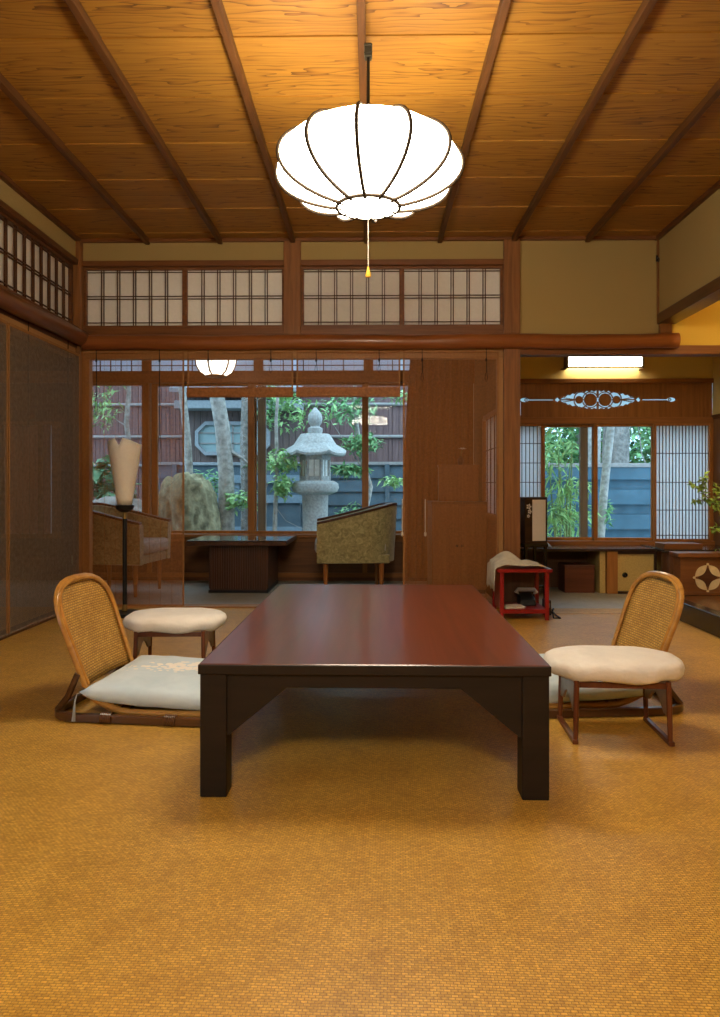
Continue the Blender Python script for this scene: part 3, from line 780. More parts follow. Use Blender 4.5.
# ---- sudare blinds
BAMBOO = plain('bamboo_splints', (.34, .135, .038), .55, .25, 60)
BAMBOO_SHADED = plain('bamboo_splints_shaded', (.20, .15, .105), .6, .3, 40)  # greyer copy of the splints, side-wall shade put into the colour
CORD = plain('dark_blind_cord', (.035, .018, .010), .7)
BIND = plain('blind_edge_binding', (.30, .14, .045), .7)
def blind(label, w, ztop, zbot, cords, loc, rz=0, rolled=False, mat=BAMBOO, pitch=.0052, sl=.0021, grp='bamboo blinds hung from the log rail', tail=.12):
    t = thing('bamboo_blind', label, 'blind', loc, rz, grp)
    m = MB(); z = ztop
    zend = zbot + (.06 if rolled else 0)
    while z > zend:
        m.box(0, w, -.0006, .0006, z - sl, z); z -= pitch
    m.build('splints', mat, t)
    th = MB(); k_ = max(4, int(w / .075))
    for i in range(k_ + 1):
        x = .006 + (w - .012) * i / k_
        th.box(x - .0008, x + .0008, -.0016, -.0008, zend, ztop)
    th.build('binding_threads', mat, t)
    for ex in (-.001, w - .010): MB().box(ex, ex + .011, -.0025, .0025, zend, ztop).build('edge_binding', BIND, t)
    MB().box(0, w, -.006, .006, ztop - .004, ztop + .012).build('top_bar', BIND, t, bevel=.002)
    if rolled:
        q = MB(); lay = 11
        for i in range(lay):        # folded pack of splints
            y0 = -.022 + .044 * i / (lay - 1)
            zz = zbot + .004 * (i % 2)
            while zz < zbot + .062:
                q.box(0, w, y0 - .0009, y0 + .0009, zz, zz + .0032); zz += .0042
        q.box(.0, w, -.025, -.0235, zbot + .016, zbot + .020).box(0, w, -.025, -.0235, zbot + .042, zbot + .046)
        q.build('rolled_pack', mat, t)
    else:
        MB().tube([(0, 0, zbot), (w, 0, zbot)], .006, 8).build('bottom_rod', mat, t, smooth=True)
    for cx, zl in cords:
        q = MB().tube([(cx, -.010, 1.79), (cx, -.012, ztop), (cx + .002, -.012, zl)], .0028, 6)
        c_ = q.build('cord', CORD, t)
        q = MB().tube([(cx - .004, -.012, zl), (cx - .009, -.013, zl - tail * .6), (cx, -.013, zl - tail), (cx + .008, -.013, zl - tail * .6), (cx + .004, -.012, zl)], .0016, 5)
        q.build('cord_loop', CORD, c_)
        MB().lathe([(0, -.012), (.006, -.008), (.006, .008), (0, .012)], 8, (cx, -.012, ztop - .055)).build('cord_bead', CORD, c_)
    return t
YBL = YB - .018
blind('bamboo blind lowered to the floor behind the floor lamp, garden showing through', .685, 1.69, .012, [(.105, 1.38), (.525, 1.14)], (-1.93, YBL, 0))
blind('bamboo blind drawn up, rolled edge beneath the small veranda lantern', .700, 1.69, 1.395, [(.14, 1.60), (.555, 1.60)], (-1.222, YBL, 0), rolled=True, tail=.05)
blind('bamboo blind drawn up over the view of the stone lantern', .683, 1.69, 1.395, [(.13, 1.60), (.545, 1.60)], (-.498, YBL, 0), rolled=True, tail=.05)
bd = blind('bamboo blind lowered to the floor over the brown curtain and chest', .628, 1.69, .012, [(.125, 1.55), (.545, 1.55)], (.205, YBL, 0), tail=.06)
for cx in (-.006, .145):
    q = MB().tube([(cx, -.012, .72), (cx, -.012, .50)], .003, 6).build('pull_cord', plain('pale_pull_cord', (.62, .52, .40), .7) if cx < 0 else bpy.data.materials['pale_pull_cord'], bd)
    MB().lathe([(0, -.016), (.008, -.010), (.008, .010), (0, .016)], 10, (cx, -.012, .49)).build('cord_bead', bpy.data.materials['pale_pull_cord'], q, smooth=True)
for j, lab in enumerate(('shade-coloured bamboo blind on the side wall, lowered, next to the room corner', 'shade-coloured bamboo blind on the side wall, cut by the edge of the picture')):
    blind(lab, .95, 1.66, .022, [(.155, 1.28), (.70, 1.26)], (XL + .03, YB - .06 - .965 * j, 0), -PI / 2, mat=BAMBOO_SHADED, pitch=.0046, sl=.0026, grp='bamboo blinds on the side wall')

# ---- veranda paper lantern
def veranda_lantern():
    t = thing('hanging_lantern', 'small white paper lantern with dark ribs hung under the veranda ceiling', 'lamp', (-1.165, 5.50, 0))
    prof = [(.075, 1.63), (.115, 1.655), (.140, 1.70), (.150, 1.76), (.152, 1.83), (.148, 1.90), (.13, 1.955), (.085, 1.985)]
    MB().lathe(prof, 32).build('lamp_shade', emis('lantern_paper', (1, .90, .74), 2.6), t, smooth=True, ang=80)
    for i in range(6):
        an = 2 * PI * i / 6 + .35
        MB().tube([((r + .003) * math.cos(an), (r + .003) * math.sin(an), z) for r, z in prof], .006, 6).build('rib', CORD, t, smooth=True)
    MB().lathe([(0, 1.617), (.068, 1.618), (.078, 1.626), (.074, 1.634), (0, 1.634)], 24).build('bottom_ring', plain('lantern_wood', (.32, .2, .08), .5), t, smooth=True)
    MB().lathe([(0, 1.98), (.088, 1.98), (.088, 1.992), (0, 1.992)], 24).build('top_cap', CORD, t)
    MB().tube([(0, 0, 1.99), (0, 0, 2.30)], .004, 6).build('cord', CORD, t)
veranda_lantern()

# ---- armchairs (local: faces -x, centre at origin)
def velvet():
    m, nt, b = new_mat('olive_velvet')
    v = coords(nt)
    n = N(nt, 'ShaderNodeTexNoise', Scale=28, Detail=5, Roughness=.7, Distortion=1.2); nt.links.new(v, n.inputs['Vector'])
    r = ramp(nt, n.outputs['Fac'], [(.32, (.16, .14, .06)), (.5, (.28, .25, .11)), (.68, (.44, .39, .19))])
    nt.links.new(r.outputs[0], b.inputs['Base Color']); b.inputs['Roughness'].default_value = .8; b.inputs['Sheen Weight'].default_value = .4
    return m
VELV = velvet(); SEATC = plain('pale_seat_fabric', (.42, .40, .36), .9, .2, 40, bmp=.3)
def armchair(label, loc, rz):
    t = thing('armchair', label, 'armchair', loc, rz, 'olive velvet tub chairs on the veranda')
    hw, rx = .285, .30
    path = []                # U from near arm tip round the back to far arm tip
    for i in range(9): path.append((-rx + (rx + .02) * i / 8, -hw))
    for i in range(1, 16):
        a = -PI / 2 + PI * i / 16; path.append((.02 + .275 * max(0, math.cos(a)) ** .8, hw * math.sin(a)))
    for i in range(9): path.append((.02 - (rx + .02) * i / 8, hw))
    def top(x): q = max(0, min(1, (x + rx) / .55)); return .525 + .135 * (q ** 1.1)
    th = .05; m = len(path); vs = []
    for i, (x, y) in enumerate(path):
        x2, y2 = path[min(i + 1, m - 1)]; x1, y1 = path[max(i - 1, 0)]
        d = math.hypot(x2 - x1, y2 - y1) or 1; nx, ny = (y2 - y1) / d, -(x2 - x1) / d
        zt = top(x)
        for (o_, z) in ((-.025, .235), (0, .24), (.008, .38), (.022, zt - .012), (.016, zt), (-th + .01, zt), (-th, zt - .01), (-th - .012, .24)):
            vs.append((x + nx * o_, y + ny * o_, z))
    fs = []
    for i in range(m - 1):
        for j in range(8): fs.append((i * 8 + j, i * 8 + (j + 1) % 8, (i + 1) * 8 + (j + 1) % 8, (i + 1) * 8 + j))
    fs.append(tuple(range(8))); fs.append(tuple((m - 1) * 8 + j for j in range(8))[::-1])
    MB().add(vs, fs).build('shell', VELV, t, smooth=True, ang=50)
    rail = [(x * 1.0, y, top(x) + .010) for x, y in path]
    MB().band(rail, (0, 0, 1), .018, .052).build('top_rail', W_COFFEE, t, smooth=True, bevel=.004)
    MB().box(-.29, .24, -hw + .02, hw - .02, .235, .30).build('seat_base', VELV, t, bevel=.01)
    MB().box(-.315, .22, -hw + .045, hw - .045, .305, .405).build('seat_cushion', SEATC, t, bevel=.03)
    for sx, sy in ((-1, -1), (-1, 1), (1, -1), (1, 1)):
        x, y = (-.235 if sx < 0 else .18), sy * .225
        MB().lathe([(.0, 0), (.012, 0), (.021, .235), (0, .236)], 12, (0, 0, 0)).build('leg', W_LEGS, t, smooth=True).location = (x + (sx * .0), y, 0)
    return t
armchair('olive velvet tub armchair facing the coffee table, behind the low table', (-.125, 5.72, 0), math.radians(4))
armchair('tub armchair on the veranda seen through the blind behind the floor lamp', (-1.93, 5.60, 0), PI + math.radians(-6))

# ---- coffee table
def coffee():
    t = thing('coffee_table', 'dark coffee table on a slatted block base by the garden window', 'table', (-1.01, 5.87, 0))
    m = MB().box(-.215, .215, -.29, .29, .02, .36)
    for i in range(24):
        x = -.215 + .43 * (i + .5) / 24; m.box(x - .006, x + .006, -.299, -.29, .03, .355)
    for i in range(32):
        y = -.29 + .58 * (i + .5) / 32; m.box(.215, .224, y - .006, y + .006, .03, .355); m.box(-.224, -.215, y - .006, y + .006, .03, .355)
    m.build('pedestal', W_COFFEE, t)
    MB().box(-.225, .225, -.30, .30, 0, .022).build('plinth', BLACKM, t)
    MB().box(-.375, .375, -.38, .36, .362, .394).build('tabletop', W_COFFEE, t, bevel=.004)
    gt = plain('dark_glass_top', (.02, .022, .025), .06, .1, 20, coat=1, spec=.8)
    MB().box(-.372, .372, -.375, .355, .394, .401).build('glass_sheet', gt, t, bevel=.002)
coffee()

# ---- brown curtain by the veranda window
def curtain():
    t = thing('brown_curtain', 'brown floor-length curtain gathered at the veranda window behind the lowered blind', 'curtain', (0, 6.22, 0))
    def pt(u, v):
        z = 2.06 - 2.02 * v
        sp_ = .335 - .075 * math.sin(min(1, v * 1.3) * PI / 2); x = sp_ + (.86 - sp_) * u
        return (x, .028 * math.sin(u * 2 * PI * 11 + .4 * math.sin(v * 3)) * (.7 + .3 * v), z)
    MB().grid(pt, 133, 14).build('fabric', plain('brown_curtain_fabric', (.27, .11, .03), .85, .15, 90), t, smooth=True, solid=.003, ang=180)
    MB().tube([(.22, 0, 2.07), (.87, 0, 2.07)], .009, 8).build('rail', W_DARK, t)
    for x, z0, z1 in ((.845, 1.66, .97),):
        c = MB().tube([(x, -.05, z0), (x, -.05, z1)], .003, 6).build('pull_cord', plain('pale_cord', (.55, .45, .34), .7), t)
        MB().lathe([(0, -.018), (.008, -.012), (.008, .012), (0, .018)], 10, (x, -.05, z1)).build('cord_bead', bpy.data.materials['pale_cord'], c, smooth=True)
curtain()
# ---- chest on the veranda, box on it, flower
def chest():
    t = thing('wooden_chest', 'tall plain wooden chest against the veranda end wall, behind the lowered blind', 'chest', (.655, 5.80, 0))
    MB().box(-.205, .205, -.24, .22, .03, .67).build('body', W_CAB, t, bevel=.003)
    MB().box(-.195, .195, -.23, .21, 0, .03).build('plinth', W_DARK, t)
    MB().box(-.21, .21, -.25, .225, .67, .69).build('top_board', W_PANEL, t, bevel=.003)
    for sx in (-1, 1):
        d = MB().box(sx * .1 - .097, sx * .1 + .097, -.25, -.24, .05, .655).build('door', W_CAB, t, bevel=.002)
        MB().lathe([(0, 0), (.010, 0), (.010, .004), (0, .006)], 10).build('knob', BLACKM, d).matrix_local = Matrix.Translation((sx * .02, -.252, .36)) @ Matrix.Rotation(PI / 2, 4, 'X')
    b = thing('wooden_box', 'light wooden box standing on the chest behind the lowered blind', 'box', (.68, 5.86, .69))
    MB().box(-.155, .155, -.05, .05, 0, .265).build('body', W_TRANSOM, b, bevel=.003)
    MB().box(-.16, .16, -.055, .055, .265, .285).build('lid', W_TRANSOM, b, bevel=.003)
    f = thing('flower_vase', 'small vase with one white flower on the light wooden box', 'vase', (.70, 5.86, .975))
    MB().lathe([(0, 0), (.016, 0), (.024, .02), (.020, .045), (.009, .06), (.012, .07), (.006, .068), (.004, .03), (0, .03)], 16).build('vase_body', plain('brown_glaze', (.09, .04, .02), .3), f, smooth=True)
    MB().tube([(0, 0, .04), (.004, -.005, .09), (.014, -.012, .12)], .002, 5).build('stem', plain('flower_stem', (.1, .2, .05), .6), f)
    q = MB()
    for ring_ in range(2):
        for i in range(7):
            an = 2 * PI * i / 7 + ring_ * .4; q.leaf((.014, -.012, .12), (math.cos(an), math.sin(an) - .3, .35 + ring_ * .5), (0, 0, 1), .036 - ring_ * .008, .02)
    q.build('petals', plain('white_petal', (.8, .74, .66), .7), f)
chest()

# ---- annex: shelf desk, cupboards
struct('trim_51', MB().box(.97, 2.12, 5.56, YA, .318, .340), plain('dark_shelf_board', (.045, .028, .022), .18, .2, 8, coat=.5), bevel=.002)
def fixed(name, label, cat, loc=(0, 0, 0)): return thing(name, label, cat, loc)
c = fixed('low_cupboard', 'low cupboard under the annex window with a gold sliding door and round black pull', 'cupboard', (1.94, 5.74, 0))
MB().box(-.18, -.10, -.17, .2, 0, .318).build('side_post', W_SASH, c, bevel=.002)
MB().box(.172, .19, -.17, .2, 0, .318).box(-.10, .172, .18, .2, 0, .318).box(-.10, .172, -.17, .2, 0, .018).box(-.10, .172, -.17, .2, .298, .318).build('carcass', W_DARK, c)
d = MB().box(-.098, .172, -.155, -.140, .02, .297).build('sliding_door', GOLDP, c)
g_ = MB().lathe([(0, 0), (.020, 0), (.020, .004), (.013, .006), (.011, .002), (0, .002)], 20).build('door_pull', BLACKL, d); g_.matrix_local = Matrix.Translation((-.043, -.155, .14)) @ Matrix.Rotation(PI / 2, 4, 'X')
struct('trim_52', MB().box(.97, 1.76, YA - .03, YA, 0, .318), wood('recess_back', (.08, .036, .014), (.14, .064, .026), 'x', 5, .5))
struct('trim_53', MB().box(1.715, 1.757, 5.60, YA, 0, .318), GOLDP)
b = thing('storage_box', 'dark reddish wooden box on the floor under the annex shelf', 'box', (1.57, 5.72, 0))
MB().box(-.112, .112, -.10, .1, 0, .195).build('body', wood('reddish_box', (.07, .02, .01), (.13, .04, .018), 'x', 5, .4), b, bevel=.003)
MB().box(-.115, .115, -.103, .103, .195, .21).build('lid', wood('reddish_lid', (.07, .02, .01), (.13, .04, .018), 'x', 5, .4), b, bevel=.003)
# right part of the shelf: dark log post, thick board, continuing top
struct('trim_54', MB().tube([(2.20, 5.50, 0), (2.20, 5.50, .325)], .062, 20), wood('dark_log_post', (.05, .02, .010), (.12, .05, .02), 'z', 6, .35, .2), smooth=True)
struct('trim_55', MB().box(2.12, 2.71, 5.40, YA, .325, .345), plain('dark_shelf_end', (.05, .032, .026), .18, .2, 8, coat=.5), bevel=.002)
o = tag(MB().box(-.14, .14, -.09, .09, 0, .042).build('wooden_board', W_TOKO, bevel=.004), 'thick brown board lying on the annex shelf beneath the barred paper screen', 'board'); o.location = (2.27, 5.52, .345)

# folded blue cloth on shelf
def blob(fn, nu=22, nv=16): return MB().grid(fn, nu, nv)
def crumple(name, label, cat, loc, rx, ry, h, mat, seed, parent=None, drop=0):
    def pt(u, v):
        x = (u - .5) * 2; y = (v - .5) * 2; r = max(abs(x), abs(y))
        z = h * (1 - r ** 3) * (.55 + .6 * noise.noise(Vector((x * 1.9 + seed, y * 1.9, seed)))) + .25 * h * abs(noise.noise(Vector((x * 5, y * 5, seed + 3)))) * (1 - r ** 4)
        return (x * rx * (1 + .12 * noise.noise(Vector((y * 2, seed, 0)))), y * ry * (1 + .12 * noise.noise(Vector((x * 2, seed, 5)))), max(.002, z + .003))
    m = MB().grid(pt, 30, 24); o = m.build(name, mat, parent, smooth=True, solid=.003, ang=180)
    if not parent: tag(o, label, cat); o.location = loc
    return o
crumple('folded_cloth', 'small crumpled pale blue cloth on the annex shelf beside the box lantern', 'cloth', (1.285, 5.68, .341), .075, .06, .06, plain('pale_blue_cloth', (.42, .55, .66), .8, .2, 30), 4.2)

# ---- box lantern
def box_lantern():
    t = thing('box_lantern', 'dark square box lantern with a white paper side behind the red stand', 'lamp', (1.108, 5.20, 0), math.radians(16))
    for zz in (.41, .715): MB().box(-.085, .085, -.085, .085, zz, zz + .015).build('frame_board', W_DARK, t, bevel=.002)
    p = MB()
    for sx in (-1, 1):
        for sy in (-1, 1): p.box(sx * .079 - .006, sx * .079 + .006, sy * .079 - .006, sy * .079 + .006, .425, .715)
    p.build('corner_posts', W_DARK, t)
    MB().box(-.073, .073, -.082, -.076, .425, .715).box(-.082, -.076, -.073, .073, .425, .715).box(-.073, .073, .076, .082, .425, .715).build('dark_panel', W_DARK, t)
    MB().box(-.028, .073, -.084, -.081, .428, .712).box(.076, .081, -.073, .073, .425, .715).build('paper_panel', PAPER, t)['label'] = 'white paper panel'
    fl = MB()
    for cx, cz, s_ in ((-.055, .665, .022), (-.048, .630, .018), (-.058, .60, .014)):
        for i in range(5):
            an = 2 * PI * i / 5; fl.prism([(cx + s_ * math.cos(an) * q + s_ * .32 * w_ * -math.sin(an), cz + s_ * math.sin(an) * q + s_ * .32 * w_ * math.cos(an)) for q, w_ in ((.1, 0), (.6, 1), (1, 0), (.6, -1))], 'y', -.0835, -.082)
    fl.build('flower_motif', plain('white_inlay', (.75, .72, .66), .6), t)
    s_ = MB().box(-.09, .09, -.09, .09, .385, .41)
    for sx in (-1, 1):
        for sy in (-1, 1): s_.box(sx * .075 - .010, sx * .075 + .010, sy * .075 - .010, sy * .075 + .010, 0, .385)
    s_.box(-.075, .075, -.079, -.071, .10, .12).box(-.075, .075, .071, .079, .10, .12)
    s_.build('stand', BLACKL, t, bevel=.002)
box_lantern()

# ---- red lacquer stand
def red_stand():
    t = thing('red_stand', 'small red lacquered open stand with cloth on top beside the wooden post', 'stand', (.915, 4.60, 0))
    red = plain('red_lacquer', (.24, .010, .010), .3, .15, 12, coat=.3)
    MB().box(-.165, .165, -.16, .16, .288, .308).build('top_board', red, t, bevel=.003)
    for sx in (-1, 1):
        for sy in (-1, 1): MB().box(sx * .135 - .012, sx * .135 + .012, sy * .135 - .012, sy * .135 + .012, 0, .288).build('leg', red, t, bevel=.002)
    MB().box(-.135, .135, -.14, .14, .052, .066).box(-.135, .135, -.145, -.128, .04, .066).build('shelf', red, t, bevel=.002)
    MB().box(-.137, -.131, -.123, .123, .066, .288).build('side_panel', red, t)
    MB().box(-.12, .12, .130, .136, .066, .288).build('back_panel', wood('stand_back', (.06, .025, .012), (.1, .045, .02), 'z', 5), t)
    # draped cloth on top
    cl = plain('beige_cloth', (.55, .52, .42), .9, .12, 25, bmp=.3, bdist=.01)
    def pt(u, v):
        x = -.205 + .34 * u; y = -.155 + .29 * v
        hump = .088 * math.exp(-((x + .085) / .085) ** 2 - ((y) / .13) ** 2) + .018 * math.exp(-((x - .06) / .06) ** 2)
        z = .312 + hump + .012 * noise.noise(Vector((x * 14, y * 14, 1)))
        z = max(.3105, z)
        if x < -.172: z -= (-.172 - x) * 4.2 + .02 * noise.noise(Vector((0, y * 18, 2)))
        return (x if x > -.172 else -.172 + (x + .172) * .25 - .004, y, z)
    o = MB().grid(pt, 34, 28).build('draped_cloth', cl, None, smooth=True, solid=.003, ang=180)
    tag(o, 'rumpled beige cloth draped over the red lacquered stand', 'cloth'); o.location = (.915, 4.60, 0)
    # telephone on the shelf
    p = thing('telephone', 'black telephone on the lower shelf of the red stand', 'telephone', (.965, 4.64, .066))
    MB().hexa([(-.05, -.06, 0), (.05, -.06, 0), (.05, .06, 0), (-.05, .06, 0)], [(-.045, -.05, .035), (.045, -.05, .035), (.045, .055, .07), (-.045, .055, .07)]).build('body', BLACKM, p, bevel=.005)
    MB().tube([(-.06, .01, .07), (-.05, .01, .092), (.05, .01, .092), (.06, .01, .07)], [.018, .013, .013, .018], 10).build('handset', plain('grey_plastic', (.30, .31, .33), .4), p, smooth=True)
    b = tag(MB().box(-.06, .06, -.045, .045, 0, .012).build('paper_booklet', plain('booklet_paper', (.62, .55, .47), .8), bevel=.001), 'thin pale booklet lying on the red stand shelf', 'booklet'); b.location = (.86, 4.52, .0665); b.rotation_euler.z = .15
    w = MB().tube([(1.105, 4.60, .012), (1.12, 4.585, .05), (1.10, 4.54, .05), (1.10, 4.50, .006), (1.14, 4.50, .006), (1.14, 4.60, .006), (1.15, 4.72, .006)], .005, 6)
    tag(w.build('black_cord', BLACKM, smooth=True), 'black cord looping on the floor beside the red stand', 'cord')
    w = thing('power_adapter', 'small black power box at the foot of the red stand', 'adapter', (1.095, 4.66, 0)); MB().box(-.02, .02, -.04, .04, 0, .095).build('body', BLACKM, w, bevel=.004); MB().box(-.012, .012, -.042, -.04, .05, .08).build('label_plate', plain('grey_plate', (.1, .1, .1), .5), w)
red_stand()

# ---- fluorescent wall lamp
def wall_lamp():
    t = thing('fluorescent_lamp', 'long glowing fluorescent wall lamp above the carved transom board', 'lamp', (1.840, YA, 0))
    MB().box(-.290, .290, -.085, -.004, 1.752, 1.868).build('diffuser', emis('fluorescent_diffuser', (1, .93, .72), 9), t, bevel=.01)
    f = MB().box(-.306, -.291, -.09, 0, 1.738, 1.875).box(.291, .300, -.09, 0, 1.738, 1.875)
    f.box(-.306, .300, -.093, -.086, 1.738, 1.750).box(-.33, -.300, -.03, 0, 1.735, 1.745)
    f.box(-.306, .300, -.090, -.0865, 1.80, 1.803)
    f.build('frame', plain('aged_lamp_frame', (.13, .09, .04), .5), t)
    MB().lathe([(0, 1.722), (.008, 1.724), (.008, 1.738), (0, 1.74)], 10, (.28, -.05, 0)).build('knob', bpy.data.materials['aged_lamp_frame'], t)
wall_lamp()
# hidden alcove lamp behind the beam
t = thing('alcove_lamp', 'warm strip lamp fixed behind the alcove beam', 'lamp', (XR + .11, 3.75, 2.02))
MB().box(0, .03, -.45, .45, 0, .05).build('housing', BLACKM, t)
MB().tube([(.045, -.42, .025), (.045, .42, .025)], .013, 10).build('tube', emis('warm_tube', (1, .78, .42), 150), t)

# ---- petal cabinet in the alcove
def petal_cabinet():
    t = thing('alcove_cabinet', 'low brown cabinet with a cream four-petal emblem beside the raised black-edged platform', 'cabinet', (2.45, 4.83, 0))
    MB().box(-.475, .475, -.06, .06, .0, .352).build('body', W_TOKO, t, bevel=.002)
    MB().box(-.50, .50, -.085, .065, .352, .378).build('top_board', W_TOKO, t, bevel=.003)
    MB().box(-.475, .475, -.07, -.06, .108, .128).build('bottom_rail', W_TOKO, t, bevel=.002)
    q = MB(); cx, cz, r = -.303, .220, .086
    pts4 = [(0, r), (-r, 0), (0, -r), (r, 0)]
    for i in range(4):
        a, b_ = pts4[i], pts4[(i + 1) % 4]
        dx, dz = b_[0] - a[0], b_[1] - a[1]; L = math.hypot(dx, dz); nx, nz = dz / L, -dx / L
        poly = []
        for k_ in range(11):
            s_ = .06 + .88 * k_ / 10; poly.append((cx + a[0] + dx * s_ + nx * .024 * math.sin(PI * k_ / 10), cz + a[1] + dz * s_ + nz * .024 * math.sin(PI * k_ / 10)))
        for k_ in range(9, 0, -1):
            s_ = .06 + .88 * k_ / 10; poly.append((cx + a[0] + dx * s_ - nx * .024 * math.sin(PI * k_ / 10), cz + a[1] + dz * s_ - nz * .024 * math.sin(PI * k_ / 10)))
        q.prism(poly, 'y', -.064, -.0595)
        q.prism([(cx + a[0] + .008 * math.cos(w * PI / 5), cz + a[1] + .008 * math.sin(w * PI / 5)) for w in range(10)], 'y', -.065, -.0595)
    q.build('petal_emblem', plain('cream_inlay', (.66, .52, .30), .6), t)['label'] = 'cream four-petal emblem'
    q = MB(); q.prism([(cx, cz + .062), (cx - .062, cz), (cx, cz - .062), (cx + .062, cz)], 'y', -.0608, -.0595)
    q.build('diamond_inlay', wood('dark_inlay', (.06, .02, .01), (.1, .04, .018), 'x', 5), t)
petal_cabinet()

# ---- branch in a vase on the platform
LEAFG = plain('leaf_green', (.21, .31, .05), .5, .5, 25); STEM = plain('branch_bark', (.16, .10, .04), .8)
def branch_vase():
    t = thing('branch_vase', 'leafy green branch reaching in from its vase in the alcove', 'plant', (2.25, 4.42, .112))
    MB().lathe([(0, 0), (.05, 0), (.075, .05), (.08, .11), (.06, .18), (.035, .22), (.045, .245), (.03, .24), (.025, .2), (0, .2)], 24).build('vase', plain('celadon_glaze', (.22, .20, .14), .25), t, smooth=True)
    st = MB(); lf = MB()
    main = [Vector(p) for p in ((0, 0, .2), (-.05, -.01, .33), (-.14, -.02, .46), (-.23, -.03, .58), (-.31, -.03, .66), (-.38, -.03, .71))]
    st.tube(main, [.006, .005, .0045, .004, .003, .002], 6)
    subs = [main]
    for i, (dx, dy, dz) in ((1, (-.10, -.05, .06)), (2, (-.05, .06, .11)), (2, (-.12, -.05, -.02)), (3, (.03, .03, .13)), (3, (-.11, .04, .03)), (4, (.0, -.04, .10)), (1, (.04, .05, .16)), (0, (-.13, .02, .10)), (0, (-.17, -.03, .16)), (1, (-.15, .03, -.01))):
        p = main[i]; q = [p, p + Vector((dx, dy, dz)) * .55 + Vector((0, 0, .01)), p + Vector((dx, dy, dz))]
        st.tube(q, [.003, .0022, .0015], 5); subs.append(q)
    rr = random.Random(3)
    for q in subs:
        for a, b_ in zip(q, q[1:]):
            for k_ in range(13):
                p = a.lerp(b_, rr.random()); d = Vector((rr.uniform(-1, 1), rr.uniform(-1, .6), rr.uniform(-.9, .6)))
                lf.leaf(p, d, (rr.uniform(-.4, .4), -.5, 1), rr.uniform(.03, .05), rr.uniform(.016, .026))
    st.build('branch', STEM, t, smooth=True); lf.build('leaves', LEAFG, t)
branch_vase()
# nail hook high in the corner
t = thing('nail_hook', 'tiny dark hook high in the corner of the plain plaster wall', 'hook', (XR - .014, YB - .03, 2.29))
MB().tube([(0, .02, .012), (0, 0, .010), (0, -.014, .002), (0, -.016, -.012), (0, -.006, -.02), (0, .002, -.012)], .0035, 6).build('hook_wire', BLACKM, t, smooth=True)
MB().box(-.006, .006, .016, .022, -.01, .03).build('back_plate', BLACKM, t)

# ================================================================== GARDEN
GZ = -.35
struct('ground', MB().box(-9, 9, 6.45, 14, GZ - .1, GZ), plain('mossy_soil', (.10, .10, .06), .95, .4, 5, bmp=.8, bdist=.03))
def lantern():
    t = thing('stone_lantern', 'grey stone lantern in the garden seen through the veranda window', 'stone lantern', (-.60, 7.80, GZ))
    z = -GZ
    MB().lathe([(0, 0), (.30, 0), (.30, .10), (.20, .17), (.145, .19), (.135, .4), (.132, .79 + z - .35 + .0), (.14, z + .72), (.0, z + .72)], 28).build('post', STONE, t, smooth=True)
    MB().lathe([(0, z + .715), (.15, z + .715), (.235, z + .75), (.252, z + .79), (.245, z + .835), (.20, z + .865), (0, z + .87)], 6 * 4).build('platform', STONE, t, smooth=True)
    b = MB(); zz0, zz1 = z + .865, z + 1.135
    for i in range(6):
        an = 2 * PI * i / 6
        x, y = .145 * math.cos(an), .145 * math.sin(an)
        b.tube([(x, y, zz0), (x, y, zz1)], .019, 8)
    b.lathe([(0, zz0), (.16, zz0), (.16, zz0 + .05), (0, zz0 + .05)], 6, ang=0).lathe([(0, zz1 - .05), (.165, zz1 - .05), (.165, zz1), (0, zz1)], 6, ang=0)
    b.build('light_box', STONE, t)
    MB().lathe([(.140, zz0 + .05), (.140, zz1 - .05)], 6, ang=0).build('paper_windows', plain('lantern_window', (.86, .90, .88), .7), t)
    g = MB()
    for i in range(6):
        an = 2 * PI * i / 6 + PI / 6
        x, y = .124 * math.cos(an), .124 * math.sin(an)
        g.tube([(x, y, zz0 + .05), (x, y, zz1 - .05)], .006, 5)
    g.build('window_bars', STONE, t)
    # roof with upturned eaves at the six corners
    prof = [(.02, 1.362), (.15, 1.357), (.175, 1.325), (.225, 1.245), (.295, 1.175), (.315, 1.15), (.31, 1.125), (.20, 1.135), (.02, 1.14)]
    def rp(u, v):
        k_ = v * (len(prof) - 1); i = min(int(k_), len(prof) - 2); f = k_ - i
        r = prof[i][0] * (1 - f) + prof[i + 1][0] * f; h = prof[i][1] * (1 - f) + prof[i + 1][1] * f
        q = abs(((u * 6) % 1) - .5) * 2           # 1 at corners
        w = max(0, (r - .22) / .1)
        return (r * (1 + .05 * q * w) * math.cos(2 * PI * u), r * (1 + .05 * q * w) * math.sin(2 * PI * u), z + h + .035 * w * q ** 3)
    MB().grid(rp, 72, 25, True).build('roof', STONE, t, smooth=True)
    MB().lathe([(0, z + 1.355), (.07, z + 1.357), (.08, z + 1.39), (.078, z + 1.42), (.05, z + 1.435), (.048, z + 1.445), (.07, z + 1.475), (.078, z + 1.52), (.068, z + 1.57), (.03, z + 1.615), (.01, z + 1.64), (0, z + 1.642)], 20).build('finial', STONE, t, smooth=True)
lantern()

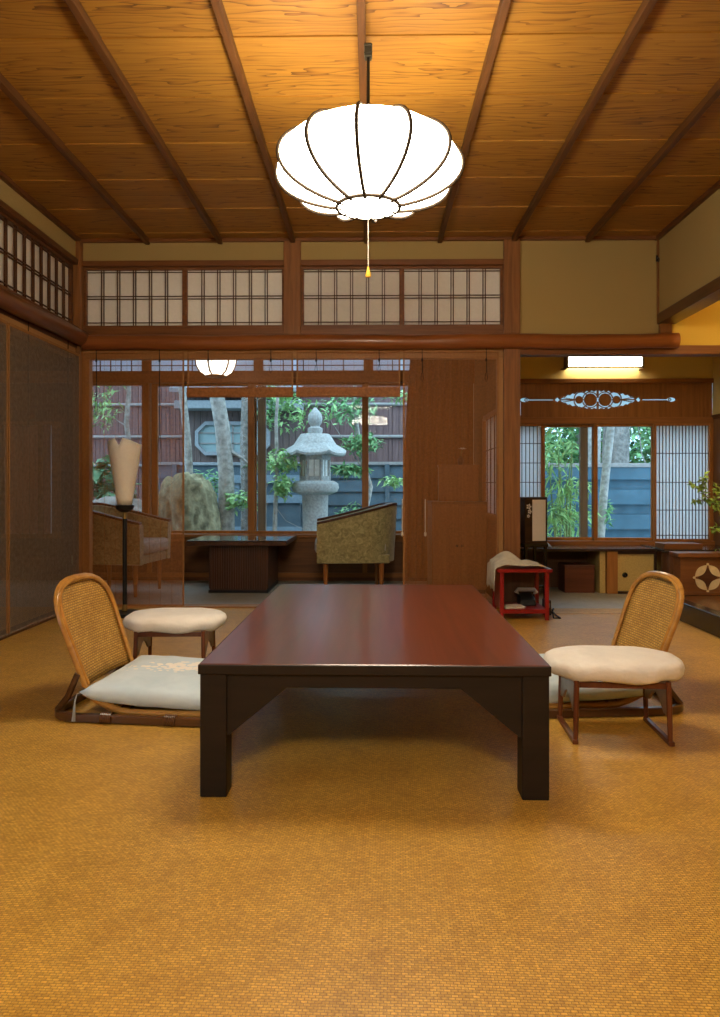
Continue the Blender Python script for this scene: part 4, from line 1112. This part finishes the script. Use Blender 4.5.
def rock(label, loc, s, seed, mat=ROCK):
    bm = bmesh.new(); bmesh.ops.create_icosphere(bm, subdivisions=5, radius=1)
    for v in bm.verts:
        n = v.co.copy()
        d = 1 + .28 * noise.noise(n * 1.3 + Vector((seed, 0, 0))) + .12 * noise.noise(n * 3.2 + Vector((0, seed, 0))) + .08 * noise.noise(n * 7) + .04 * noise.noise(n * 16)
        q = (abs(n.x) ** 2.8 + abs(n.y) ** 2.8 + abs(n.z) ** 2.8) ** (-1 / 2.8); n = n * q; v.co = Vector((n.x * s[0] * d, n.y * s[1] * d, max(-.9, n.z) * s[2] * (1 + (d - 1) * .5)))
    me = bpy.data.meshes.new('boulder'); bm.to_mesh(me); bm.free()
    me.polygons.foreach_set('use_smooth', [True] * len(me.polygons)); me.materials.append(mat)
    o = bpy.data.objects.new('garden_boulder', me); COL.objects.link(o); o.location = loc
    tag(o, label, 'rock', 'boulders in the garden'); return o
MOSS = plain('mossy_rock', (.25, .22, .13), .95, .6, 11, bmp=.9, bdist=.03)
rock('tall mossy boulder beside the pale leaning stem outside the veranda window', (-1.86, 7.35, GZ + .45), (.33, .38, .86), 2.1, MOSS)
rock('broad pinkish-grey boulder outside behind the tub armchair and floor lamp', (-2.75, 7.65, GZ + .3), (.62, .45, .72), 5.3)

BARK = plain('pale_bark', (.36, .34, .31), .9, .35, 22, bmp=.8, bdist=.01)
BARK2 = plain('grey_bark', (.27, .25, .23), .9, .4, 24, bmp=.9, bdist=.015)
GREEN1 = plain('garden_leaf', (.20, .40, .18), .6, .45, 14); GREEN2 = plain('fresh_leaf', (.34, .56, .24), .6, .4, 14); GREEN3 = plain('deep_leaf', (.05, .13, .06), .6, .4, 14)
def foliage(centers, n, L, W, seed, droop=0):
    rr = random.Random(seed); m = MB()
    for (x, y, z, rx, ry, rzz) in centers:
        for i in range(n):
            a = rr.uniform(0, 2 * PI); c = rr.uniform(-1, 1); r = rr.random() ** .45
            s_ = math.sqrt(1 - c * c)
            p = (x + rx * r * s_ * math.cos(a), y + ry * r * s_ * math.sin(a), z + rzz * r * c)
            l = L * rr.uniform(.6, 1.25)
            m.leaf(p, (rr.uniform(-1, 1), rr.uniform(-1, 1), rr.uniform(-.8, .5) - droop), (rr.uniform(-.5, .5), rr.uniform(-.7, .3), 1), l, W * l / L)
    return m
def tree(label, trunk, radii, cl, n, L, W, seed, bark=BARK, leaf=GREEN1, name='garden_tree', cat='tree', grp='trees in the garden', branches=(), droop=0):
    b = trunk[0]
    t = thing(name, label, cat, b, 0, grp)
    T = lambda p: (p[0] - b[0], p[1] - b[1], p[2] - b[2])
    m = MB().tube([T(p) for p in trunk], radii, 12)
    for br in branches: m.tube([T(p) for p in br], [radii[-1] * .6] + [radii[-1] * .3] * (len(br) - 1), 6)
    m.build('trunk', bark, t, smooth=True)
    if cl:
        foliage([T(c[:3]) + tuple(c[3:]) for c in cl], n, L, W, seed, droop).build('foliage', leaf, t)
    return t
# trees seen through the veranda window
tree('thick pale tree trunk beside the octagonal shed window', [(-1.46, 7.60, GZ), (-1.50, 7.6, .3), (-1.50, 7.6, .9), (-1.54, 7.6, 1.4), (-1.66, 7.6, 2.1), (-1.75, 7.6, 3.2)], [.10, .088, .082, .078, .075, .05], [(-1.31, 7.5, .66, .20, .12, .11), (-1.62, 7.5, 3.0, .8, .6, .5)], 170, .085, .036, 11, branches=[[(-1.50, 7.6, .45), (-1.40, 7.5, .6), (-1.2, 7.48, .70)], [(-1.52, 7.6, 1.2), (-1.34, 7.6, 1.1), (-1.18, 7.65, .95)]], leaf=GREEN2)
tree('slimmer grey trunk standing close beside the thick pale trunk', [(-1.36, 7.95, GZ), (-1.36, 7.95, .6), (-1.37, 7.95, 1.3), (-1.34, 7.95, 2.2), (-1.3, 7.95, 3.2)], [.06, .052, .05, .048, .03], [(-1.05, 7.9, 1.02, .32, .12, .06), (-1.1, 7.9, 1.65, .14, .1, .28), (-1.3, 7.9, 2.9, .7, .5, .4)], 150, .085, .03, 12, bark=BARK2)
tree('crooked white sapling against the bark fence above the floor lamp', [(-2.78, 8.6, GZ), (-2.80, 8.6, .8), (-2.83, 8.6, 1.25), (-2.87, 8.6, 1.55), (-2.84, 8.6, 1.9), (-2.9, 8.6, 2.6)], [.035, .033, .03, .03, .028, .02], [(-3.12, 8.5, 1.72, .22, .2, .26), (-2.97, 8.5, 2.05, .22, .15, .06), (-3.0, 8.6, 2.6, .6, .4, .3)], 130, .10, .04, 13, branches=[[(-2.85, 8.6, 1.5), (-3.0, 8.55, 1.6), (-3.2, 8.5, 1.65)]], leaf=GREEN2)
tree('pale leaning stem beside the drawn-up blind, in front of the shed', [(-1.93, 7.9, GZ), (-1.95, 7.9, .8), (-1.98, 7.9, 1.3), (-2.05, 7.9, 2.0), (-2.12, 7.9, 2.8)], [.05, .045, .042, .04, .02], [(-2.1, 7.9, 2.8, .5, .4, .3)], 120, .09, .036, 14)
tree('thin young tree with airy leaves between window post and stone lantern', [(-1.02, 7.7, GZ), (-1.01, 7.7, .5), (-.99, 7.7, 1.0), (-1.0, 7.7, 1.5), (-.95, 7.7, 2.2)], [.026, .024, .02, .018, .01], [(-.95, 7.7, 1.08, .2, .12, .12), (-.92, 7.65, .82, .1, .1, .14), (-.78, 8.0, 1.58, .42, .2, .22), (-.95, 7.9, 1.75, .2, .15, .16)], 190, .09, .032, 15, branches=[[(-1.01, 7.7, .6), (-.9, 7.7, .45), (-.72, 7.7, .36)]], leaf=GREEN2)
tree('leafy tree spreading behind the stone lantern', [(-.12, 8.6, GZ), (-.1, 8.6, .4), (-.02, 8.6, .8), (-.14, 8.6, 1.2), (-.2, 8.6, 1.7), (-.2, 8.6, 2.4)], [.04, .035, .032, .03, .025, .015], [(-.28, 8.5, 1.72, .38, .25, .22), (-.12, 8.5, 1.30, .26, .2, .12), (-.25, 8.5, 1.0, .22, .1, .05)], 300, .10, .036, 16, branches=[[(-.1, 8.6, 1.0), (-.3, 8.55, 1.3), (-.5, 8.5, 1.6)]], leaf=GREEN1)
tree('small leafy tree at the edge of the brown curtain outside', [(.42, 7.6, GZ), (.40, 7.6, .5), (.34, 7.6, .85), (.38, 7.6, 1.6)], [.02, .018, .015, .01], [(.22, 7.5, .86, .14, .1, .05), (.3, 7.5, 1.72, .2, .1, .06)], 90, .09, .03, 17, leaf=GREEN2)
def shrub(label, loc, cl, n, L, W, seed, leaf, stems=5):
    t = thing('garden_shrub', label, 'shrub', loc, 0, 'shrubs in the garden'); rr = random.Random(seed)
    s_ = MB()
    for c in cl:
        for k_ in range(stems):
            a = (rr.uniform(-.05, .05), rr.uniform(-.05, .05), 0); e = (c[0] + rr.uniform(-.5, .5) * c[3], c[1] + rr.uniform(-.5, .5) * c[4], c[2] + rr.uniform(-.3, .3) * c[5])
            s_.tube([a, ((a[0] + e[0]) / 2, (a[1] + e[1]) / 2, e[2] * .6), e], [.008, .006, .003], 5)
    s_.build('stems', STEM, t); foliage(cl, n, L, W, seed).build('foliage', leaf, t)
shrub('broad-leaved shrub against the bark fence outside, beside the floor lamp shade', (-3.0, 8.1, GZ), [(-.05, 0, 1.36, .28, .3, .12), (.08, .0, 1.12, .30, .25, .10)], 55, .26, .12, 21, plain('broad_leaf', (.18, .36, .20), .5, .3, 8))
shrub('fine-leaved low shrub at the stone lantern post, over the armchair arm', (-.22, 7.9, GZ), [(0, 0, .78, .24, .2, .20)], 300, .09, .03, 22, GREEN1)
shrub('dark green tuft peeping over the mossy boulder', (-1.80, 8.0, GZ), [(0, 0, 1.18, .3, .2, .16)], 220, .10, .035, 23, GREEN1)

# back fence: bark panels with pale rails above, blue-grey boards below
FENCE = wood('brown_bark_fence', (.12, .072, .072), (.23, .145, .14), 'z', 8, .85, contrast=(.3, .7))
RAIL = plain('pale_fence_rail', (.32, .30, .29), .8); BOARD = plain('blue_grey_board', (.085, .125, .155), .75, .2, 6)
t = thing('bark_fence', 'tall brown bark fence with pale rails behind the stone lantern', 'fence', (0, 10.0, GZ)); z = -GZ
m = MB(); rr = random.Random(5)
x = -6.0
while x < 1.6:
    w = rr.uniform(.05, .09); m.box(x, x + w - .006, 0, .03 + rr.uniform(0, .012), z + (1.08 if x > -2.95 else 0), z + 3.1); x += w
m.box(-6, 1.6, .028, .05, 0, z + 3.1)
m.build('bark_panel', FENCE, t)
for zz in (1.09, 1.48, 1.915, 2.35):
    MB().tube([(-6, -.03, z + zz), (1.6, -.03, z + zz)], .022, 8).build('rail', RAIL, t, smooth=True)
t = thing('board_fence', 'blue-grey plank fence below the bark fence, behind the stone lantern', 'fence', (0, 9.75, GZ))
m = MB()
for i in range(8):
    z0 = .02 + i * .178
    m.hexa([(-2.9, -.03, z0), (1.6, -.03, z0), (1.6, 0, z0), (-2.9, 0, z0)], [(-2.9, 0, z0 + .175), (1.6, 0, z0 + .175), (1.6, .02, z0 + .175), (-2.9, .02, z0 + .175)])
m.build('planks', BOARD, t)
for x in (-2.6, -1.7, -.75, .2, 1.1): MB().box(x - .03, x + .03, -.06, -.03, 0, 1.45).build('post', BOARD, t)
MB().box(-2.9, 1.6, -.05, .05, 1.445, 1.48).build('cap_rail', RAIL, t)
# neighbouring shed with octagonal window
def shed():
    t = thing('garden_shed', 'dark boarded shed wall with a pale octagonal window beyond the trees', 'shed', (-1.95, 9.3, GZ)); z = -GZ
    SW = wood('shed_boards', (.10, .072, .068), (.19, .14, .13), 'z', 6, .85); PALE = plain('shed_trim', (.30, .33, .36), .8)
    m = MB(); x = -.45
    while x < 1.05:
        m.box(x, x + .075, 0, .05, z + 1.08, z + 2.3); x += .08
    m.build('wall', SW, t)
    MB().box(-.47, 1.08, -.30, .1, z + 1.76, z + 1.86).box(-.47, 1.08, -.03, .06, z + 1.07, z + 1.11).build('eave_beam', PALE, t, bevel=.01)
    MB().hexa([(-.5, -.4, z + 1.95), (1.1, -.4, z + 1.95), (1.1, .5, z + 2.3), (-.5, .5, z + 2.3)], [(-.5, -.4, z + 2.0), (1.1, -.4, z + 2.0), (1.1, .5, z + 2.35), (-.5, .5, z + 2.35)]).build('roof', plain('shed_roof', (.25, .26, .28), .8), t)
    cx, cz, a, b_, c_ = .20, z + 1.41, .45, .19, .11
    def octo(k_): return [(cx - a + c_ + (1 - k_) * .02, cz - b_ * k_ - 0), (cx + a - c_, cz - b_ * k_), (cx + a * k_, cz - b_ + c_), (cx + a * k_, cz + b_ - c_), (cx + a - c_, cz + b_ * k_), (cx - a + c_, cz + b_ * k_), (cx - a * k_, cz + b_ - c_), (cx - a * k_, cz - b_ + c_)]
    oc = [(cx - a + c_, cz - b_), (cx + a - c_, cz - b_), (cx + a, cz - b_ + c_), (cx + a, cz + b_ - c_), (cx + a - c_, cz + b_), (cx - a + c_, cz + b_), (cx - a, cz + b_ - c_), (cx - a, cz - b_ + c_)]
    MB().band([(p[0], -.03, p[1]) for p in oc], (0, 1, 0), .06, .045, True).build('window_frame', PALE, t)
    MB().prism(oc, 'y', -.015, -.005).build('window_pane', plain('shed_glass', (.30, .41, .43), .2, .1, 5), t)
    g = MB()
    for dx in (-.2, 0, .2): g.box(cx + dx - .010, cx + dx + .010, -.03, -.012, cz - b_, cz + b_)
    for dz in (-.06, .07): g.box(cx - a, cx + a, -.03, -.012, cz + dz - .008, cz + dz + .008)
    g.build('window_bars', RAIL, t)
    MB().box(-.45, 1.05, 0, .06, 0, z + 1.08).build('lower_wall', BOARD, t)
    m = MB()
    for zz in (.55, .95, 1.2): m.box(-.47, 1.07, -.04, .0, zz, zz + .10)
    m.box(-.05, .28, -.01, 0, 1.04, 1.2)
    m.build('wall_battens', plain('shed_blue', (.20, .27, .33), .8), t)
shed()

# outside the annex window
t = thing('louvre_fence', 'blue-grey overlapping plank fence outside the annex window', 'fence', (2.6, 8.2, GZ))
m = MB()
for i in range(10):
    z0 = .02 + i * .136
    for xx0, xx1 in ((-1.3, 1.6),):
        o_ = -.055 if i % 2 else 0
        m.box(xx0, xx1, o_ - .012, o_ + .012, z0 - .012 * (i % 2), z0 + .136 + .012 * (i % 2))
m.build('planks', plain('blue_plank', (.075, .150, .205), .7, .2, 5), t)
MB().box(-1.3, 1.6, -.08, .06, 1.365, 1.41).build('cap_rail', RAIL, t, bevel=.005)
for x in (-.9, 0.2, 1.3): MB().box(x - .04, x + .04, .02, .09, 0, 1.37).build('post', BOARD, t)
tree('thick rough tree trunk standing behind the louvred plank fence', [(3.0, 9.2, GZ), (3.0, 9.2, .8), (3.02, 9.2, 1.5), (3.05, 9.2, 2.6)], [.22, .17, .16, .13], [(3.0, 9.2, 2.6, .9, .7, .5)], 200, .11, .045, 31, bark=BARK2)
tree('medium tree trunk between window stile and thick trunk, behind the plank fence', [(2.66, 9.0, GZ), (2.66, 9.0, .8), (2.68, 9.0, 1.5), (2.74, 9.0, 2.6)], [.13, .10, .09, .07], [(2.6, 9.0, 2.6, .7, .5, .4)], 180, .11, .045, 32)
tree('slender pale trunk leaning just inside the plank fence', [(2.25, 7.4, GZ), (2.27, 7.4, .3), (2.31, 7.4, .8), (2.37, 7.4, 1.35), (2.45, 7.4, 2.2)], [.05, .045, .042, .04, .03], [(2.4, 7.4, 2.3, .5, .4, .3), (2.33, 7.4, .55, .07, .06, .18)], 60, .09, .03, 33)
tree('forked sapling beyond the plank fence, next to the barred paper screen', [(3.38, 9.0, GZ), (3.36, 9.0, .9), (3.46, 9.0, 1.25), (3.55, 9.0, 1.9)], [.05, .035, .03, .02], [(3.45, 9.0, 1.55, .25, .2, .2)], 160, .10, .04, 34, branches=[[(3.36, 9.0, .95), (3.26, 9, 1.2), (3.2, 9, 1.7)]])
def bamboo(label, x, y, seed, h, cl):
    t = thing('bamboo_plant', label, 'bamboo', (x, y, GZ), 0, 'bamboo by the annex window'); rr = random.Random(seed)
    s_ = MB()
    for k_ in range(6):
        a = rr.uniform(-.1, .1); b_ = rr.uniform(-.16, .16); hh = h * rr.uniform(.7, 1.0)
        s_.tube([(a, 0, 0), (a + b_ * .3, .02, hh * .5), (a + b_, 0, hh)], [.011, .009, .004], 6)
    s_.build('canes', plain('bamboo_cane', (.22, .28, .10), .5) if seed == 41 else bpy.data.materials['bamboo_cane'], t, smooth=True)
    foliage(cl, 105, .17, .026, seed, .35).build('foliage', GREEN2, t)
bamboo('bright tall bamboo clump outside the annex window', 1.78, 7.0, 41, 1.75, [(-.06, 0, 1.48, .26, .2, .26), (.08, 0, 1.15, .22, .2, .14), (-.05, 0, .9, .15, .15, .12)])
bamboo('low bamboo tuft near the grey stile of the annex window', 1.98, 7.3, 42, 1.1, [(0, 0, .85, .18, .15, .16), (-.18, 0, .62, .16, .12, .12)])
# far trees and boundary hedge beyond the fences
for i, (x, y, h) in enumerate(((1.9, 11.2, 1.9), (3.2, 11.6, 2.1), (4.6, 11.3, 2.0), (2.5, 12.6, 2.6), (4.0, 12.8, 2.6))):
    labs = ('bushy background tree behind the bamboo clump', 'bushy background tree behind the thick rough trunk', 'bushy background tree behind the forked sapling', 'taller dim tree far behind the bamboo clump, beyond the bushy one', 'taller dim tree far behind the forked sapling, beyond the bushy one')
    tree(labs[i], [(x, y, GZ), (x, y, h * .5), (x + .05, y, h)], [.09, .07, .04], [(x, y, h * .75, .85, .6, h * .5), (x - .3, y, h * .45, .8, .5, .6)], 1100, .17, .08, 50 + i, leaf=GREEN1 if i < 3 else GREEN3, grp='trees beyond the plank fence')

# ================================================================== LIGHT
w = bpy.data.worlds.new('overcast_sky'); sc.world = w; w.use_nodes = True
nt = w.node_tree; bg = nt.nodes['Background']
tc = nt.nodes.new('ShaderNodeTexCoord'); sp = nt.nodes.new('ShaderNodeSeparateXYZ'); nt.links.new(tc.outputs['Generated'], sp.inputs[0])
r = ramp(nt, sp.outputs['Z'], [(0, (.42, .70, .98)), (.5, (.55, .80, 1.0))])
nt.links.new(r.outputs[0], bg.inputs[0]); bg.inputs[1].default_value = 2.5

# ================================================================== CAMERA
cam = bpy.data.cameras.new('camera'); co = bpy.data.objects.new('camera', cam); COL.objects.link(co)
co.location = (0, 0, .8); co.rotation_euler = (PI / 2, 0, math.atan(12 / 740))
cam.sensor_fit = 'AUTO'; cam.sensor_width = 36; cam.lens = 740 * 36 / 1017
cam.shift_y = -21.5 / 1017; cam.clip_start = .05
sc.camera = co
sc.view_settings.view_transform = 'Standard'; sc.view_settings.look = 'None'
sc.view_settings.exposure = 0.6; sc.view_settings.gamma = 1; sc.view_settings.use_curve_mapping = False
sc.cycles.use_denoising = True
sc.cycles.max_bounces = 10; sc.cycles.diffuse_bounces = 6; sc.cycles.transparent_max_bounces = 24
sc.cycles.caustics_reflective = False; sc.cycles.caustics_refractive = False
sc.cycles.sample_clamp_indirect = 6
